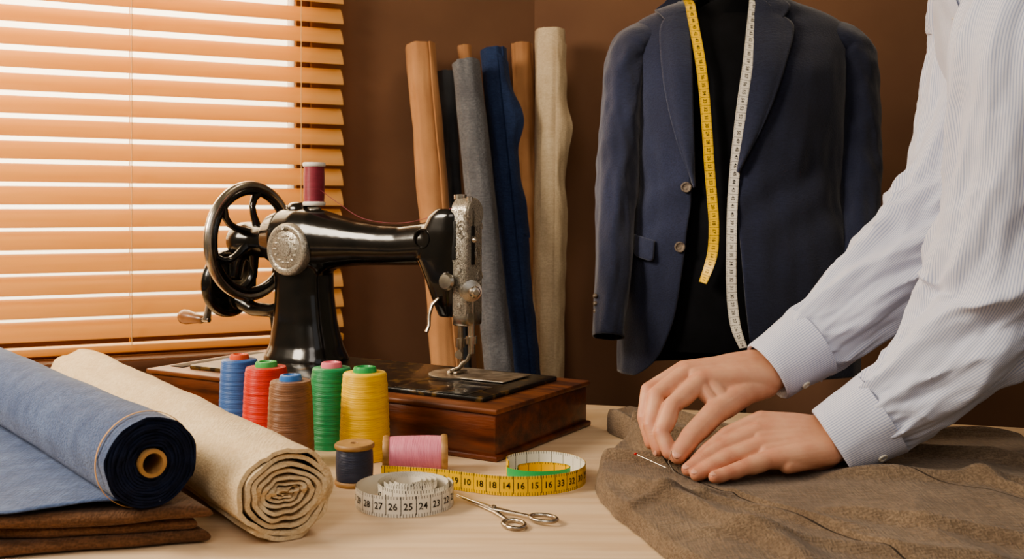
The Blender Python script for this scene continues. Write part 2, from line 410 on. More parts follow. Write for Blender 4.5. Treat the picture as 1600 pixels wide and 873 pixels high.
M_frame=mat('window_wood','#5a3823',.5,col2='#6c452c',nscale=10,stretch=(1,1,8))
# ---------------------------------------------------------------- room
P0=V((-.504,2.6,0)); wd=V((.907,.421,0)).normalized(); wn=V((wd.y,-wd.x,0))
WMAT=Matrix(((wd.x,wn.x,0,P0.x),(wd.y,wn.y,0,P0.y),(0,0,1,0),(0,0,0,1)))  # s,d,z
mb=MB()
def wbox(mb,s0,s1,d0,d1,z0,z1,bev=0,mat=0): box(mb,((s0+s1)/2,(d0+d1)/2,(z0+z1)/2),(s1-s0,d1-d0,z1-z0),bev,mat,WMAT)
sc_=.625
wbox(mb,-.005,sc_,-.12,0,0,2.6); wbox(mb,-1.9,-.005,-.12,0,0,.74); wbox(mb,-1.9,-.005,-.12,0,2.1,2.6); wbox(mb,-1.9,-1.35,-.12,0,.74,2.1)
mb.obj('wall_left',M_wall,kind='structure')
corner=P0+wd*sc_
mb=MB(); e=V((1,-.05,0)).normalized(); en=V((e.y,-e.x,0))
Mr=Matrix(((e.x,en.x,0,corner.x),(e.y,en.y,0,corner.y),(0,0,1,0),(0,0,0,1)))
box(mb,(1.3,-.06,1.3),(2.7,.12,2.6),0,0,Mr); mb.obj('wall_right',M_wall,kind='structure')
mb=MB(); box(mb,(0,1,-.05),(6,5,.1),0); mb.obj('floor',M_floor,kind='structure')
mb=MB()
for a in ((-1.35,-.005,-.1,-.02,.74,.785),(-1.35,-.005,-.1,-.02,2.06,2.1),(-.045,-.005,-.1,-.02,.74,2.1),(-1.35,-1.31,-.1,-.02,.74,2.1)): wbox(mb,*a,bev=.003)
mb.obj('window_1',M_frame,kind='structure')
mb=MB(); wbox(mb,-1.42,.05,-.02,.075,.70,.738,bev=.006); wbox(mb,-1.4,.03,0,.018,.63,.70,bev=.004)
mb.obj('trim_1',M_frame,kind='structure')
vb=empty('venetian_blind',WMAT@V((-.6,.05,.76)),label='warm honey wooden slatted blind glowing with daylight over the window',category='window blind')
mb=MB(); tilt=math.radians(54); z=.812
while z<2.05:
    def fn(a,b,z=z):
        s=-1.34+b*1.40
        th=2*math.pi*a; w=.0262*math.cos(th); t=.0016*math.sin(th)+.0035*(1-(w/.0262)**2)
        d=w*math.cos(tilt)+t*math.sin(tilt); h=-w*math.sin(tilt)+t*math.cos(tilt)
        return WMAT@V((s+.001*nz(z*40,0,0),.05+d,z+h+.0015*nz(z*30,s*2,1)))
    v,f,u=grid(fn,16,10,True); f=f+[[k for k in range(16)],[10*16+k for k in range(16)]]; u=u+[None,None]
    mb.add(v,f,0,None,u); z+=.0505
mb.obj('slats',M_slat,parent=vb,origin=WMAT@V((-.6,.05,.8)))
mb=MB(); wbox(mb,-1.34,.06,.028,.072,.757,.775,bev=.004); mb.obj('bottom_rail',M_slat,parent=vb)
mb=MB(); wbox(mb,-1.35,.065,.01,.08,2.06,2.1,bev=.004); mb.obj('head_rail',M_slat,parent=vb)
for s in (-.44,-.05,-1.0):
    mb=MB()
    for dd in (.022,.079): tube_to(mb,[WMAT@V((s,dd,.77)),WMAT@V((s,dd,2.07))],.0011,6)
    mb.obj('cord',M_cord,parent=vb)
# ---------------------------------------------------------------- table
RR=V((.785,1.562,0)); e1=V((-.960,.279,0)).normalized(); e2=V((-e1.y,e1.x,0))
if e2.y>0: e2=-e2
tb=empty('work_table',RR+e1*1.0+e2*.55,label='pale wooden work table covered with sewing supplies',category='table')
MT=Matrix(((e1.x,e2.x,0,RR.x),(e1.y,e2.y,0,RR.y),(0,0,1,0),(0,0,0,1)))
mb=MB(); box(mb,(1.0,.55,.735),(2.0,1.1,.03),.003,0,MT); mb.obj('tabletop',M_table,parent=tb)
mb=MB()
for a in ((1.0,.08,1.8,.02),(1.0,1.02,1.8,.02),(.1,.55,.02,.9),(1.9,.55,.02,.9)): box(mb,(a[0],a[1],.68),(a[2],a[3],.08),.002,0,MT)
mb.obj('apron',M_leg,parent=tb)
for a in ((.08,.08),(1.92,.08),(.08,1.02),(1.92,1.02)):
    mb=MB(); loft(mb,[((a[0],a[1],0),.02,.02),((a[0],a[1],.5),.028,.028),((a[0],a[1],.72),.03,.03)],(1,0,0),(0,1,0),n=8,M=MT); mb.obj('leg',M_leg,parent=tb)
# ---------------------------------------------------------------- sewing machine
th=math.atan2(-.517,.856)
SM=empty('sewing_machine',(-.2435,1.639,TZ),th,label='antique black hand-crank sewing machine on a mahogany base box',category='sewing machine')
def part(mb,name,mats,parent=None,**k): return mb.obj(name,mats,parent=parent or SM,local=True,**k)
L2=.3415; D2=.135
mb=MB(); box(mb,(0,0,.033),(2*L2-.004,2*D2-.004,.058),.004,0); box(mb,(0,0,.004),(2*L2+.006,2*D2+.006,.008),.003,0)
part(mb,'base_box',M_mahog)
mb=MB(); box(mb,(0,0,.0655),(2*L2+.004,2*D2+.004,.008),.003,0)
part(mb,'base_top',M_walnut)
mb=MB(); box(mb,(.012,.0025,.0725),(.578,.212,.008),.003,0); box(mb,(.21,-.066,.0768),(.125,.07,.0012),.0005,0)
part(mb,'bed_plate',M_bed)
mb=MB(); box(mb,(-.312,.0,.070),(.03,.2,.002),.001,0); part(mb,'corner_inlay',mat('dark_inlay','#2a1a12',.6,spec=.2))
NX=.160 # needle position along the bed
mb=MB(); lathe_to(mb,[(0,.0765),(.050,.0765),(.051,.0785),(.049,.0793),(0,.0793)],40,0,Matrix.Translation((NX+.005,.045,0)))
box(mb,(NX+.065,.045,.0785),(.085,.085,.0015),.0006,0)
part(mb,'needle_plate',M_plate)
cm=MB(); vv=.05
loft(cm,[((-.16,vv,.074),.074,.058),((-.16,vv,.083),.072,.056),((-.16,vv,.10),.064,.049),((-.162,vv,.14),.055,.043),((-.164,vv,.19),.050,.040),((-.166,vv,.235),.051,.040),((-.168,vv,.28),.048,.038)],(1,0,0),(0,1,0),n=2.8)
loft(cm,[((-.245,vv,.283),.030,.030),((-.235,vv,.283),.042,.038),((-.205,vv,.281),.053,.048),((-.165,vv,.281),.056,.051),((-.13,vv,.281),.053,.048),((-.09,vv,.279),.045,.041),((-.04,vv,.277),.037,.035),((.01,vv,.275),.0335,.031),((.05,vv,.275),.0325,.030),((.09,vv,.278),.034,.031),((.135,vv,.282),.038,.032)],(0,0,1),(0,1,0),n=2.2)
loft(cm,[((-.12,vv,.225),.006,.02),((-.112,vv,.240),.032,.028),((-.105,vv,.27),.045,.03)],(1,0,0),(0,1,0))
hd=-.026
loft(cm,[((.168+hd,vv,.165),.016,.018),((.167+hd,vv,.185),.023,.025),((.162+hd,vv,.22),.032,.030),((.153+hd,vv,.258),.042,.033),((.160+hd,vv,.297),.040,.033),((.168+hd,vv,.324),.031,.030),((.172+hd,vv,.334),.022,.024)],(1,0,0),(0,1,0),n=2.8)
lathe_to(cm,[(0,0),(.022,0),(.024,.006),(.016,.014),(0,.016)],24,0,mframe((-.175,vv,.331),(0,0,1)))
vs,fs=remesh(cm,.0024,6); mb=MB(); mb.add(vs,fs); part(mb,'arm_casting',M_black,clean=False,angle=80)
mb=MB(); lathe_to(mb,[(0,-.002),(.011,-.002),(.013,.003),(.015,.003),(.016,0),(.016,-.006)],24,0,mframe((.135+hd,vv-.031,.287),(0,-1,0))); part(mb,'oil_cap',M_black)
mb=MB(); Mm=mframe((-.158,vv-.048,.266),(0,-1,0))
lathe_to(mb,[(0,.006),(.030,.006),(.032,.0045),(.034,.006),(.040,.006),(.043,.004),(.0445,0),(.0445,-.01)],48,0,Mm)
lathe_to(mb,[(0,.0085),(.012,.008),(.014,.006)],24,0,Mm)
for k in range(14):
    a=k*2*math.pi/14; ellipsoid(mb,(.023*math.cos(a),.023*math.sin(a),.006),.005,.003,.0016,8,0,Mm)
tube_to(mb,[(0,.034,.006),(0,.036,.012)],.003,8,0,Mm)
part(mb,'medallion',M_engr)
# bright engraved face plate wrapping the end of the head
mb=MB(); box(mb,(.199+hd,vv,.250),(.028,.048,.166),.006,0,None,3)
lathe_to(mb,[(0,-.014),(.024,-.014),(.024,.013),(.021,.016),(0,.016)],32,0,mframe((.199+hd,vv,.327),(1,0,0)))
for z_ in (.185,.24,.30): lathe_to(mb,[(0,0),(.004,0),(.004,.002),(0,.0025)],12,0,mframe((.200+hd,vv-.024,z_),(0,-1,0)))
# scrollwork relief on both visible faces
for (zc_,sg) in ((.225,1),(.262,-1),(.302,1)):
    for R_ in (.010,.006):
        tube_to(mb,[(.199+hd+sg*.004+R_*.8*math.cos(t*.5),vv-.0242,zc_+R_*1.3*math.sin(t*.5)) for t in range(12)],.0011,6)
        tube_to(mb,[(.2135+hd,vv+.010+sg*.003+R_*.8*math.cos(t*.5),zc_+R_*1.3*math.sin(t*.5)) for t in range(12)],.0011,6)
part(mb,'face_plate',M_engr)
mb=MB(); box(mb,(.190+hd,vv-.0242,.285),(.007,.003,.06),.001,0); box(mb,(.2135+hd,vv-.006,.29),(.003,.008,.085),.001,0); part(mb,'take_up_slot',mat('slot_black','#050505',.6))
mb=MB(); tube_to(mb,[(.212+hd,vv-.006,.285),(.220+hd,vv-.014,.290),(.226+hd,vv-.020,.287)],.0026,8); ellipsoid(mb,(.226+hd,vv-.021,.286),.0045,.0035,.0045,10); part(mb,'take_up_lever',M_chrome)
mb=MB(); lathe_to(mb,[(0,.0),(.009,0),(.009,.008),(.006,.009),(.006,.014),(.010,.015),(.010,.022),(0,.023)],20,0,Matrix.Translation((.186+hd,vv,.334)))
lathe_to(mb,[(0,0),(.005,0),(.005,.02),(.003,.021),(0,.021)],16,0,Matrix.Translation((.210+hd,vv-.010,.332))); part(mb,'pressure_knob',M_chrome)
mb=MB(); Mt=mframe((.211+hd,vv-.012,.208),(.75,-.66,0))
lathe_to(mb,[(0,0),(.017,0),(.017,.003),(.008,.005),(.008,.008),(.016,.009),(.0165,.011),(.008,.0125),(.0155,.014),(.0155,.016),(.005,.018),(.005,.026),(.008,.027),(.009,.031),(.007,.035),(.004,.036),(.004,.040),(0,.040)],32,0,Mt)
part(mb,'tension_dial',M_chrome)
mb=MB(); lathe_to(mb,[(0,0),(.013,0),(.014,.004),(.011,.008),(0,.009)],24,0,mframe((.183+hd,vv-.03,.222),(0,-1,0)))
tube_to(mb,[(.166+hd,vv-.03,.196),(.158+hd,vv-.036,.186),(.155+hd,vv-.040,.170),(.156+hd,vv-.042,.154),(.154+hd,vv-.046,.144)],[.004,.005,.005,.0045,.0055],10,sq=.6); part(mb,'presser_lifter',M_chrome)
mb=MB()
box(mb,(.199+hd,vv,.164),(.03,.042,.022),.004,0)
tube_to(mb,[(.186+hd,vv,.20),(.186+hd,vv,.100)],.0048,12); tube_to(mb,[(.209+hd,vv-.004,.20),(.209+hd,vv-.004,.11)],.0055,12)
lathe_to(mb,[(0,0),(.008,0),(.008,.014),(0,.014)],16,0,Matrix.Translation((.186+hd,vv,.118)))
lathe_to(mb,[(0,0),(.009,0),(.009,.012),(0,.012)],16,0,Matrix.Translation((.209+hd,vv-.004,.125)))
lathe_to(mb,[(0,0),(.006,0),(.006,.010),(0,.010)],12,0,mframe((.186+hd,vv-.004,.108),(.6,-1,0)))
tube_to(mb,[(.186+hd,vv,.102),(.186+hd,vv,.080)],[.0014,.0008],8)
part(mb,'needle_bar',M_chrome)
mb=MB(); tube_to(mb,[(.209+hd,vv-.004,.114),(.202+hd,vv-.004,.100),(.194+hd,vv-.004,.094),(.188+hd,vv-.006,.086),(.176+hd,vv-.02,.0815)],[.005,.005,.006,.006,.003],10,sq=.55)
for q in (-.006,.006): box(mb,(.188+hd+q,vv-.012,.082),(.007,.03,.003),.001,0)
part(mb,'presser_foot',M_chrome)
uw=-.292; zw=.277
hw=empty('hand_wheel',(0,0,0)); hw.parent=SM; WM[hw.name]=WM[SM.name].copy()
ring=lambda u,R,n=64:[(u,vv+R*math.cos(2*math.pi*k/n),zw+R*math.sin(2*math.pi*k/n)) for k in range(n)]
mb=MB(); tube_to(mb,ring(uw,.099),.0082,14,closed=True); part(mb,'chrome_rim',M_chrome,parent=hw)
mb=MB(); tube_to(mb,ring(uw+.002,.089),.007,10,closed=True)
for k in range(6):
    a=k*math.pi/3+.3
    pth=[(uw+.012*(1-t/5),vv+(.02+.070*t/5)*math.cos(a+.25*math.sin(t/5*math.pi)),zw+(.02+.070*t/5)*math.sin(a+.25*math.sin(t/5*math.pi))) for t in range(6)]
    tube_to(mb,pth,[.012,.009,.0075,.0075,.008,.010],10,sq=.8)
lathe_to(mb,[(0,-.035),(.026,-.035),(.033,-.02),(.034,.0),(.028,.015),(.030,.03),(.030,.05),(0,.05)],32,0,mframe((uw-.0,vv,zw),(1,0,0)))
part(mb,'spoked_hub',M_black,parent=hw)
mb=MB(); lathe_to(mb,[(0,0),(.018,0),(.019,.003),(.014,.006),(.013,.012),(0,.013)],28,0,mframe((uw-.034,vv,zw),(-1,0,0))); part(mb,'clutch_screw',M_chrome,parent=hw)
cr=empty('hand_crank',(0,0,0)); cr.parent=SM; WM[cr.name]=WM[SM.name].copy()
mb=MB(); Mc=mframe((-.345,vv-.002,.200),(-1,0,0))
lathe_to(mb,[(0,-.014),(.054,-.014),(.061,-.008),(.062,.004),(.054,.012),(.030,.016),(.024,.024),(.014,.03),(0,.03)],40,0,Mc)
tube_to(mb,[(-.335,vv,.175),(-.29,vv+.005,.155),(-.24,vv,.155),(-.2,vv,.165)],[.016,.013,.012,.014],12)
tube_to(mb,[(-.235,vv,.160),(-.230,vv,.12),(-.205,vv,.10)],[.010,.009,.010],12)
tube_to(mb,[(-.318,vv,.25),(-.325,vv,.235),(-.33,vv,.21)],.013,12)
vs,fs=remesh(mb,.0025,3); mb=MB(); mb.add(vs,fs)
part(mb,'gear_housing',M_black,parent=cr,clean=False,angle=80)
mb=MB(); tube_to(mb,[(-.372,vv-.003,.200),(-.384,vv-.004,.185),(-.387,vv-.010,.160),(-.389,vv-.014,.132)],[.010,.008,.007,.009],12,sq=.7); tube_to(mb,[(-.382,vv-.014,.132),(-.405,vv-.016,.132)],.005,10); part(mb,'crank_arm',M_chrome,parent=cr)
mb=MB(); lathe_to(mb,[(0,0),(.006,0),(.008,.004),(.0085,.014),(.011,.028),(.0135,.042),(.013,.052),(.008,.059),(0,.061)],28,0,mframe((-.397,vv-.015,.132),(-1,-.02,.06))); part(mb,'grip',M_grip,parent=cr)
us_=-.142
mb=MB(); tube_to(mb,[(us_,vv,.325),(us_,vv,.405)],.0025,8); lathe_to(mb,[(0,0),(.012,0),(.012,.004),(.005,.006),(0,.006)],16,0,Matrix.Translation((us_,vv,.333))); part(mb,'spool_pin',M_chrome)
Mw=WM[SM.name]
def wooden_spool(loc,M,r,h,tm,label,rc=None,group='wooden thread spools',fl=.006,wm=None):
    wm=wm or M_spoolw; rc=rc or r*.86
    e=empty('thread_spool',loc,label=label,category='thread spool'); e['group']=group
    mb=MB(); lathe_to(mb,[(.004,0),(r*.94,0),(r,fl*.3),(r,fl*.75),(r*.95,fl),(r*.5,fl+.001),(r*.5,h-fl-.001),(r*.95,h-fl),(r,h-fl*.75),(r,h-fl*.3),(r*.94,h),(.005,h),(.004,h-.003),(.004,0)],40,0,M); mb.obj('spool_body',wm,parent=e,origin=loc)
    mb=MB(); lathe_to(mb,[(r*.45,fl)]+[(rc*(1-.04*abs(2*k/8-1)**3),fl+(h-2*fl)*k/8) for k in range(9)]+[(r*.45,h-fl)],40,0,M)
    mb.obj('wound_thread',tm,parent=e,origin=loc,angle=60)
    return e
TM_maroon=thread_mat('maroon_thread','#9a3848','#571a26'); M_white=mat('white_plastic','#e9e2d8',.4)
pl=Mw@V((us_,vv,.3395))
sp=wooden_spool(pl,Matrix.Translation(pl),.0195,.074,TM_maroon,'small spool of maroon thread on the sewing machine pin',rc=.0178,fl=.007,wm=M_white)
mb=MB(); pth=[Mw@V(p) for p in ((-.124,vv-.004,.366),(-.09,vv,.345),(-.03,vv-.005,.318),(.05,vv-.01,.311),(.115,vv-.012,.322),(.160,vv-.024,.335))]
tube_to(mb,catmull([tuple(p) for p in pth],40),.0005,6); mb.obj('loose_thread',TM_maroon,parent=sp)
# ---------------------------------------------------------------- thread cones
def cone(px,Y,r,h,col,dark,cap,label):
    loc=V(((px-800)/F*Y,Y,TZ))
    e=empty('thread_cone',loc,label=label,category='thread cone'); e['group']='thread cones on the table'
    M=Matrix.Translation(loc)
    mb=MB(); n=60; pr=[(0,.0005),(r*.97,.0005)]+[(r*(1.0-.13*(k/n))*(1-.04*abs(2*k/n-1)**6)+.0002*math.sin(k*1.7)+.00015*math.sin(k*.9+px),.002+(h-.002)*k/n) for k in range(n+1)]
    pr+=[(r*.80,h+.0025),(r*.45,h+.003),(0,h+.003)]
    lathe_to(mb,pr,56,0,M); mb.obj('wound_thread',thread_mat('thread_'+label.split()[0],col,dark),parent=e,origin=loc,angle=60)
    mb=MB(); lathe_to(mb,[(0,h-.01),(r*.46,h-.01),(r*.46,h+.006),(r*.42,h+.010),(r*.30,h+.0105),(r*.26,h+.008),(r*.24,h-.005),(0,h-.005)],32,0,M); mb.obj('cone_core',mat('plastic_'+label.split()[0],cap,.35),parent=e,origin=loc)
    return e
cone(374,1.535,.0312,.106,'#3f6fb4','#1d3f74','#e0603c','blue cone of thread with an orange core')
cone(416,1.46,.0345,.106,'#e2331f','#9d170d','#4fae5c','red cone of thread with a green core')
cone(454,1.335,.0315,.107,'#8f6344','#523621','#3f78bd','brown cone of thread with a blue core')
cone(518,1.44,.0322,.108,'#219457','#0b4f2e','#ee7f8f','green cone of thread with a pink core')
cone(570,1.372,.0345,.112,'#f9cb2a','#c68c10','#3aa35b','yellow cone of thread with a green core')
loc=T(554,756); wooden_spool(loc,Matrix.Translation(loc),.0242,.050,thread_mat('navy_thread','#232c45','#0e1426'),'upright wooden spool wound with navy thread',rc=.0225)
a=V((-.163,1.292,TZ+.0236)); b=V((-.082,1.30,TZ+.0236)); Mp=mframe(a,b-a)
wooden_spool(V((-.123,1.296,TZ)),Mp,.0236,(b-a).length,thread_mat('pink_thread','#f095aa','#cc6a83',240,'X'),'wooden spool of pink thread lying on its side',rc=.0225,fl=.008)
# ---------------------------------------------------------------- coiled tapes
def coil_frames(pts):
    n=len(pts); sd=[];nn=[]
    for i in range(n):
        t=(pts[min(i+1,n-1)]-pts[max(i-1,0)]).normalized(); sd.append(V((0,0,1))); nn.append(t.cross(V((0,0,1))).normalized())
    return sd,nn
hgt=.0225; zc=TZ+hgt/2+.0005
mb=MB(); pts=[]; c0=V((-.1215,1.155,zc))
NT=6*64
for k in range(NT+1):
    u=k/NT; turns=5.0; ang=-math.pi*2*turns*(1-u)-1.2
    r=.013+.0205*min(1,u/.72) if u<.72 else .0335+ (.054-.0335)*ss(.72,.9,u)
    off=V((.004,.017,0))*(1-ss(.70,.9,u))
    pts.append(c0+off+V((r*math.cos(ang),r*math.sin(ang),0)))
for k in range(1,30):
    ang=-1.2+k*.03*2; pts.append(c0+V((.0552*math.cos(ang),.0552*math.sin(ang),0)))
sd,nn=coil_frames(pts)
tot=sum((pts[i+1]-pts[i]).length for i in range(len(pts)-1))
nd=int(tot/.0165); seqn=[str(19+(nd-k)%60) for k in range(nd+2)]
ribbon(mb,pts,sd,nn,hgt,seqn,start=.008,step=.0165,size=.0105)
mb.obj('measuring_tape',[M_tw,mat('white_tape_back','#dcd6c8',.5),M_ink],origin=V((c0.x,c0.y,TZ)),clean=False,label='white measuring tape coiled on its edge on the table',category='measuring tape')
mb=MB()
key=[(-.158,1.238),(-.13,1.232),(-.09,1.222),(-.05,1.203),(-.02,1.190),(.01,1.186),(.04,1.191),(.068,1.206),(.086,1.232),(.089,1.265),(.074,1.295),(.045,1.312),(.013,1.306),(-.006,1.286),(-.004,1.262)]
pts=[V((p[0],p[1],zc)) for p in catmull(key,240)]; sd,nn=coil_frames(pts)
ribbon(mb,pts,sd,nn,hgt,['15','14','16','17','18','19','10','18','18','14','16','15','16','33','32','30','29','33','32','31'],start=.012,step=.0165,size=.0105)
mb.obj('measuring_tape',[M_ty,M_tw,M_ink],origin=V((-.02,1.19,TZ)),clean=False,label='yellow measuring tape standing on edge and curling into a loop',category='measuring tape')
mb=MB(); pts=[]
for k in range(110):
    a=2.9+k/109*6.6; r=.037-.012*k/109
    pts.append(V((.036+r*1.15*math.cos(a),1.262+r*.72*math.sin(a),zc-.0035)))
sd,nn=coil_frames(pts); ribbon(mb,pts,sd,nn,.0155)
mb.obj('measuring_tape',[M_tg,M_ty,M_ink],origin=V((.034,1.262,TZ)),clean=False,label='green and yellow measuring tape looped inside the yellow curl',category='measuring tape')
# ---------------------------------------------------------------- scissors
S0=T(714,779); piv=T(771,801); R1=T(803,823); R2=T(849,817); zz=TZ+.003
scs=empty('scissors',V((piv.x,piv.y,TZ)),label='small steel embroidery scissors lying closed on the table',category='scissors')
def scis(tip,rc,zo,ang):
    mb=MB(); d=(rc-piv).normalized()
    n1=V((d.y,-d.x,0))
    tube_to(mb,[V((tip.x,tip.y,zz+zo)),V((tip.x,tip.y,zz+zo)).lerp(V((piv.x,piv.y,zz+zo)),.6),V((piv.x,piv.y,zz+zo)),V((piv.x,piv.y,zz+zo)).lerp(V((rc.x,rc.y,zz+zo)),.4),V((rc.x,rc.y,zz+zo))-d*.0125],[.0007,.0026,.0042,.0025,.0022],12,up=V((0,0,1)),sq=.4)
    c=V((rc.x,rc.y,zz+zo)); pr=[c+d*.0155*math.cos(t*math.pi/16)+n1*.0108*math.sin(t*math.pi/16) for t in range(32)]
    tube_to(mb,pr,.0023,10,closed=True)
    mb.obj('blade_and_handle',M_chrome,parent=scs,origin=V((piv.x,piv.y,TZ)))
scis(S0+V((0,.0006,0)),R1,0,0); scis(S0-V((0,.0006,0)),R2,.0022,0)
mb=MB(); lathe_to(mb,[(0,.0),(.0032,0),(.0032,.0012),(.002,.0018),(0,.0018)],16,0,Matrix.Translation((piv.x,piv.y,zz+.0036))); mb.obj('pivot_screw',M_chrome,parent=scs)
# ---------------------------------------------------------------- cloth rolls
def spiral(mb,M,r0,r1,turns,L,th=.75,seg=44,lv=24,mat_o=0,mat_i=1,sqf=None,wob=.0008,endn=.003,phase=0,seed=0,flat0=1.0,wr=.0015):
    n=int(turns*seg); pitch=(r1-r0)/turns; t=pitch*th
    def P(k,j,inner):
        u=k/n; a=phase+u*turns*2*math.pi; r=r0+(r1-r0)*u-(t if inner else 0)
        r+=wob*nz(math.cos(a)*2+seed,math.sin(a)*2,u*2.5)*3
        z=L*j/lv
        if u>1-1.05/turns: r+=wr*nz(math.cos(a)*2.2+seed,math.sin(a)*2.2,z*7)+wr*.6*nz(math.cos(a)*5+seed,math.sin(a)*5,z*14)
        fl=flat0+(1-flat0)*ss(0,.9,u)
        x=r*math.cos(a); y=r*math.sin(a)*fl
        if j==0: z-=endn*nz(math.cos(a)*1.5+seed,math.sin(a)*1.5,u*turns*.7)
        if sqf: x,y=sqf(x,y,z)
        return V((x,y,z))
    vv=[];ff=[];mm=[]
    for k in range(n+1):
        for j in range(lv+1):
            vv.append(P(k,j,False)); vv.append(P(k,j,True))
    idx=lambda k,j,i:(k*(lv+1)+j)*2+i
    for k in range(n):
        last = k>n-seg*1.02
        for j in range(lv):
            ff.append([idx(k,j,0),idx(k+1,j,0),idx(k+1,j+1,0),idx(k,j+1,0)]); mm.append(mat_o if last else mat_i)
            ff.append([idx(k,j,1),idx(k,j+1,1),idx(k+1,j+1,1),idx(k+1,j,1)]); mm.append(mat_i)
        for j in (0,lv): ff.append([idx(k,j,0),idx(k,j,1),idx(k+1,j,1),idx(k+1,j,0)]); mm.append(mat_i)
    for k in (0,n):
        for j in range(lv): ff.append([idx(k,j,0),idx(k,j+1,0),idx(k,j+1,1),idx(k,j,1)]); mm.append(mat_o)
    mb.add(vv,ff,mm,M)
def roll_M(c,far): return mframe(c,V(far)-V(c))
c=V((-.226,1.025,TZ+.0475)); far=V((-.745,1.76,TZ+.048))
def sq(x,y,z): return (x*1.12,max(y*.97,-.0465))
mb=MB(); spiral(mb,roll_M(c,far),.004,.049,8.5,(far-c).length,th=.82,lv=56,mat_o=0,mat_i=0,sqf=sq,wob=.0016,endn=.008,phase=2.3,seed=3,flat0=.34,wr=.0032)
mb.obj('fabric_roll',[M_cream],origin=V((c.x,c.y,TZ)),label='cream linen fabric roll with folded spiral end lying on the table',category='fabric roll',angle=60)
zb=.039
c=V((-.352,1.0,TZ+zb+.0455)); far=V((-.352-.369*1.75,1.0+.44*1.75,TZ+zb+.052))
br=empty('fabric_roll',V((c.x,c.y,TZ+zb)),label='blue chambray fabric roll on a cardboard tube, over folded brown cloth',category='fabric roll')
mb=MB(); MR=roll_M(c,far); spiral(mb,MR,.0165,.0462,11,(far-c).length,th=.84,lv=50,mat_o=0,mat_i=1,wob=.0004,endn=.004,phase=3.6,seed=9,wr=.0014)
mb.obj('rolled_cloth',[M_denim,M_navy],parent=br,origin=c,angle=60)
mb=MB(); lathe_to(mb,[(.0100,-.004),(.0138,-.004),(.0138,.5),(.0100,.5),(.0100,-.004)],32,0,MR); mb.obj('cardboard_tube',M_card,parent=br,origin=c)
mb=MB()
lathe_to(mb,[(.0472,.018),(.0478,.018),(.0478,.0205),(.0472,.0205)],64,0,MR); mb.obj('selvedge',M_sel,parent=br,origin=c)
def sheet(a,b):
    p0=V((-.345,1.005,0)).lerp(V((-.80,1.54,0)),b); p1=V((-.66,.935,0)).lerp(V((-1.0,1.22,0)),b)
    p=p0.lerp(p1,a)
    z=TZ+zb+.006+.0026*nz(p.x*9,p.y*9,2)+.0028*math.sin(a*9+b*4)+.0015*nz(p.x*30,p.y*30,2)
    return V((p.x,p.y+.004*math.sin(a*11)*(1-b),z))
mb=MB(); v,f,u=grid(sheet,60,60); mb.add(v,f,0,None,u); ob=mb.obj('loose_cloth_end',M_denim,parent=br)
so=ob.modifiers.new('s','SOLIDIFY'); so.thickness=.0015; so.offset=1
def slab(mb,cor,z0,t,seed):
    A,B,C,D=[V((p[0],p[1],0)) for p in cor]
    def top(a,b,sgn):
        p=A.lerp(D,a).lerp(B.lerp(C,a),b)
        e=min(a*.62,b*.30,(1-a)*.62,(1-b)*.3)
        q=min(1,e/.012); h=math.sqrt(max(0,1-(1-q)**2))
        cen=z0+t/2+(.0045*nz(p.x*9,p.y*9,3)+.0022*nz(p.x*22,p.y*22,4))*(z0-TZ)/.03
        out=V((.012*nz(p.x*6,p.y*6,seed*3)+.004*nz(p.x*20,p.y*20,seed),.010*nz(p.y*5,p.x*5,seed*5)+.004*nz(p.x*18,p.y*18,seed+9),0))
        return V((p.x+out.x,p.y+out.y,max(TZ+.0003,cen+sgn*t*.5*h*(1+.35*nz(p.x*14,p.y*14,seed)))))
    wf=lambda x:(.5-.5*math.cos(math.pi*x))
    for sg in (1,-1):
        v,f,u=grid(lambda a,b:top(wf(a),wf(b),sg),90,70); mb.add(v,f,0,None,u)
mb=MB()
base_c=[(-.300,1.010),(-.505,1.30),(-.95,1.24),(-.86,.885)]
for k,(dx,dy) in enumerate(((0,0),(-.008,.006),(.002,-.003))):
    slab(mb,[(p[0]+dx*(1 if i<2 else 0),p[1]+dy) for i,p in enumerate(base_c)],TZ+.0008+k*.0125,.0136,k*7+1)
mb.obj('folded_cloth',M_brownfold,origin=V((-.6,1.1,TZ)),label='folded stack of brown cloth under the blue fabric roll',category='folded fabric',angle=80)
def lean(px1,py1,Y1,px2,py2,Y2,r,m,label,core=None,flap=0,turns=4,seed=0,bul=.13,ba=.5):
    a=W(px1,py1,Y1); b=W(px2,py2,Y2); d=(b-a); t=(a.z-.012)/(a.z-b.z); bot=a+d*t
    e=empty('fabric_roll',V((bot.x,bot.y,0)),label=label,category='fabric roll'); e['group']='fabric rolls leaning in the corner'
    M=roll_M(a,bot)
    mb=MB(); spiral(mb,M,r*.35,r,turns,(bot-a).length,th=.8,lv=50,mat_o=0,mat_i=0,wob=.0007,endn=.002,phase=seed*1.3,seed=seed,wr=.0032)
    if flap:
        sgn=-1 if M.col[0].x<0 else 1
        fr=-1 if M.col[1].y>0 else 1
        def fp(s,q):
            z=.02+q*.95; bu=math.exp(-((q-bul)/.06)**2)+.35*math.exp(-((q-bul-.3)/.12)**2)
            x=r*(.35+s*(.68+ba*bu)); y=fr*(r*.93*(1-s*s*.8)+.004+.006*bu*s)
            return V((x*sgn+.005*nz(q*14,seed,0)*s,y+.006*nz(q*16,s*3,seed)*s,z+s*.02*(1 if q<.5 else -1)))
        v,f,u=grid(fp,12,90); mb.add(v,f,0,M,u)
    mb.obj('rolled_cloth',m,parent=e,origin=a,angle=50)
    mb=MB(); lathe_to(mb,[(r*.24,-.004 if not core else -core),(r*.34,-.004 if not core else -core),(r*.34,.3),(r*.24,.3),(r*.24,-.004)],24,0,M); mb.obj('cardboard_tube',M_card,parent=e,origin=a)
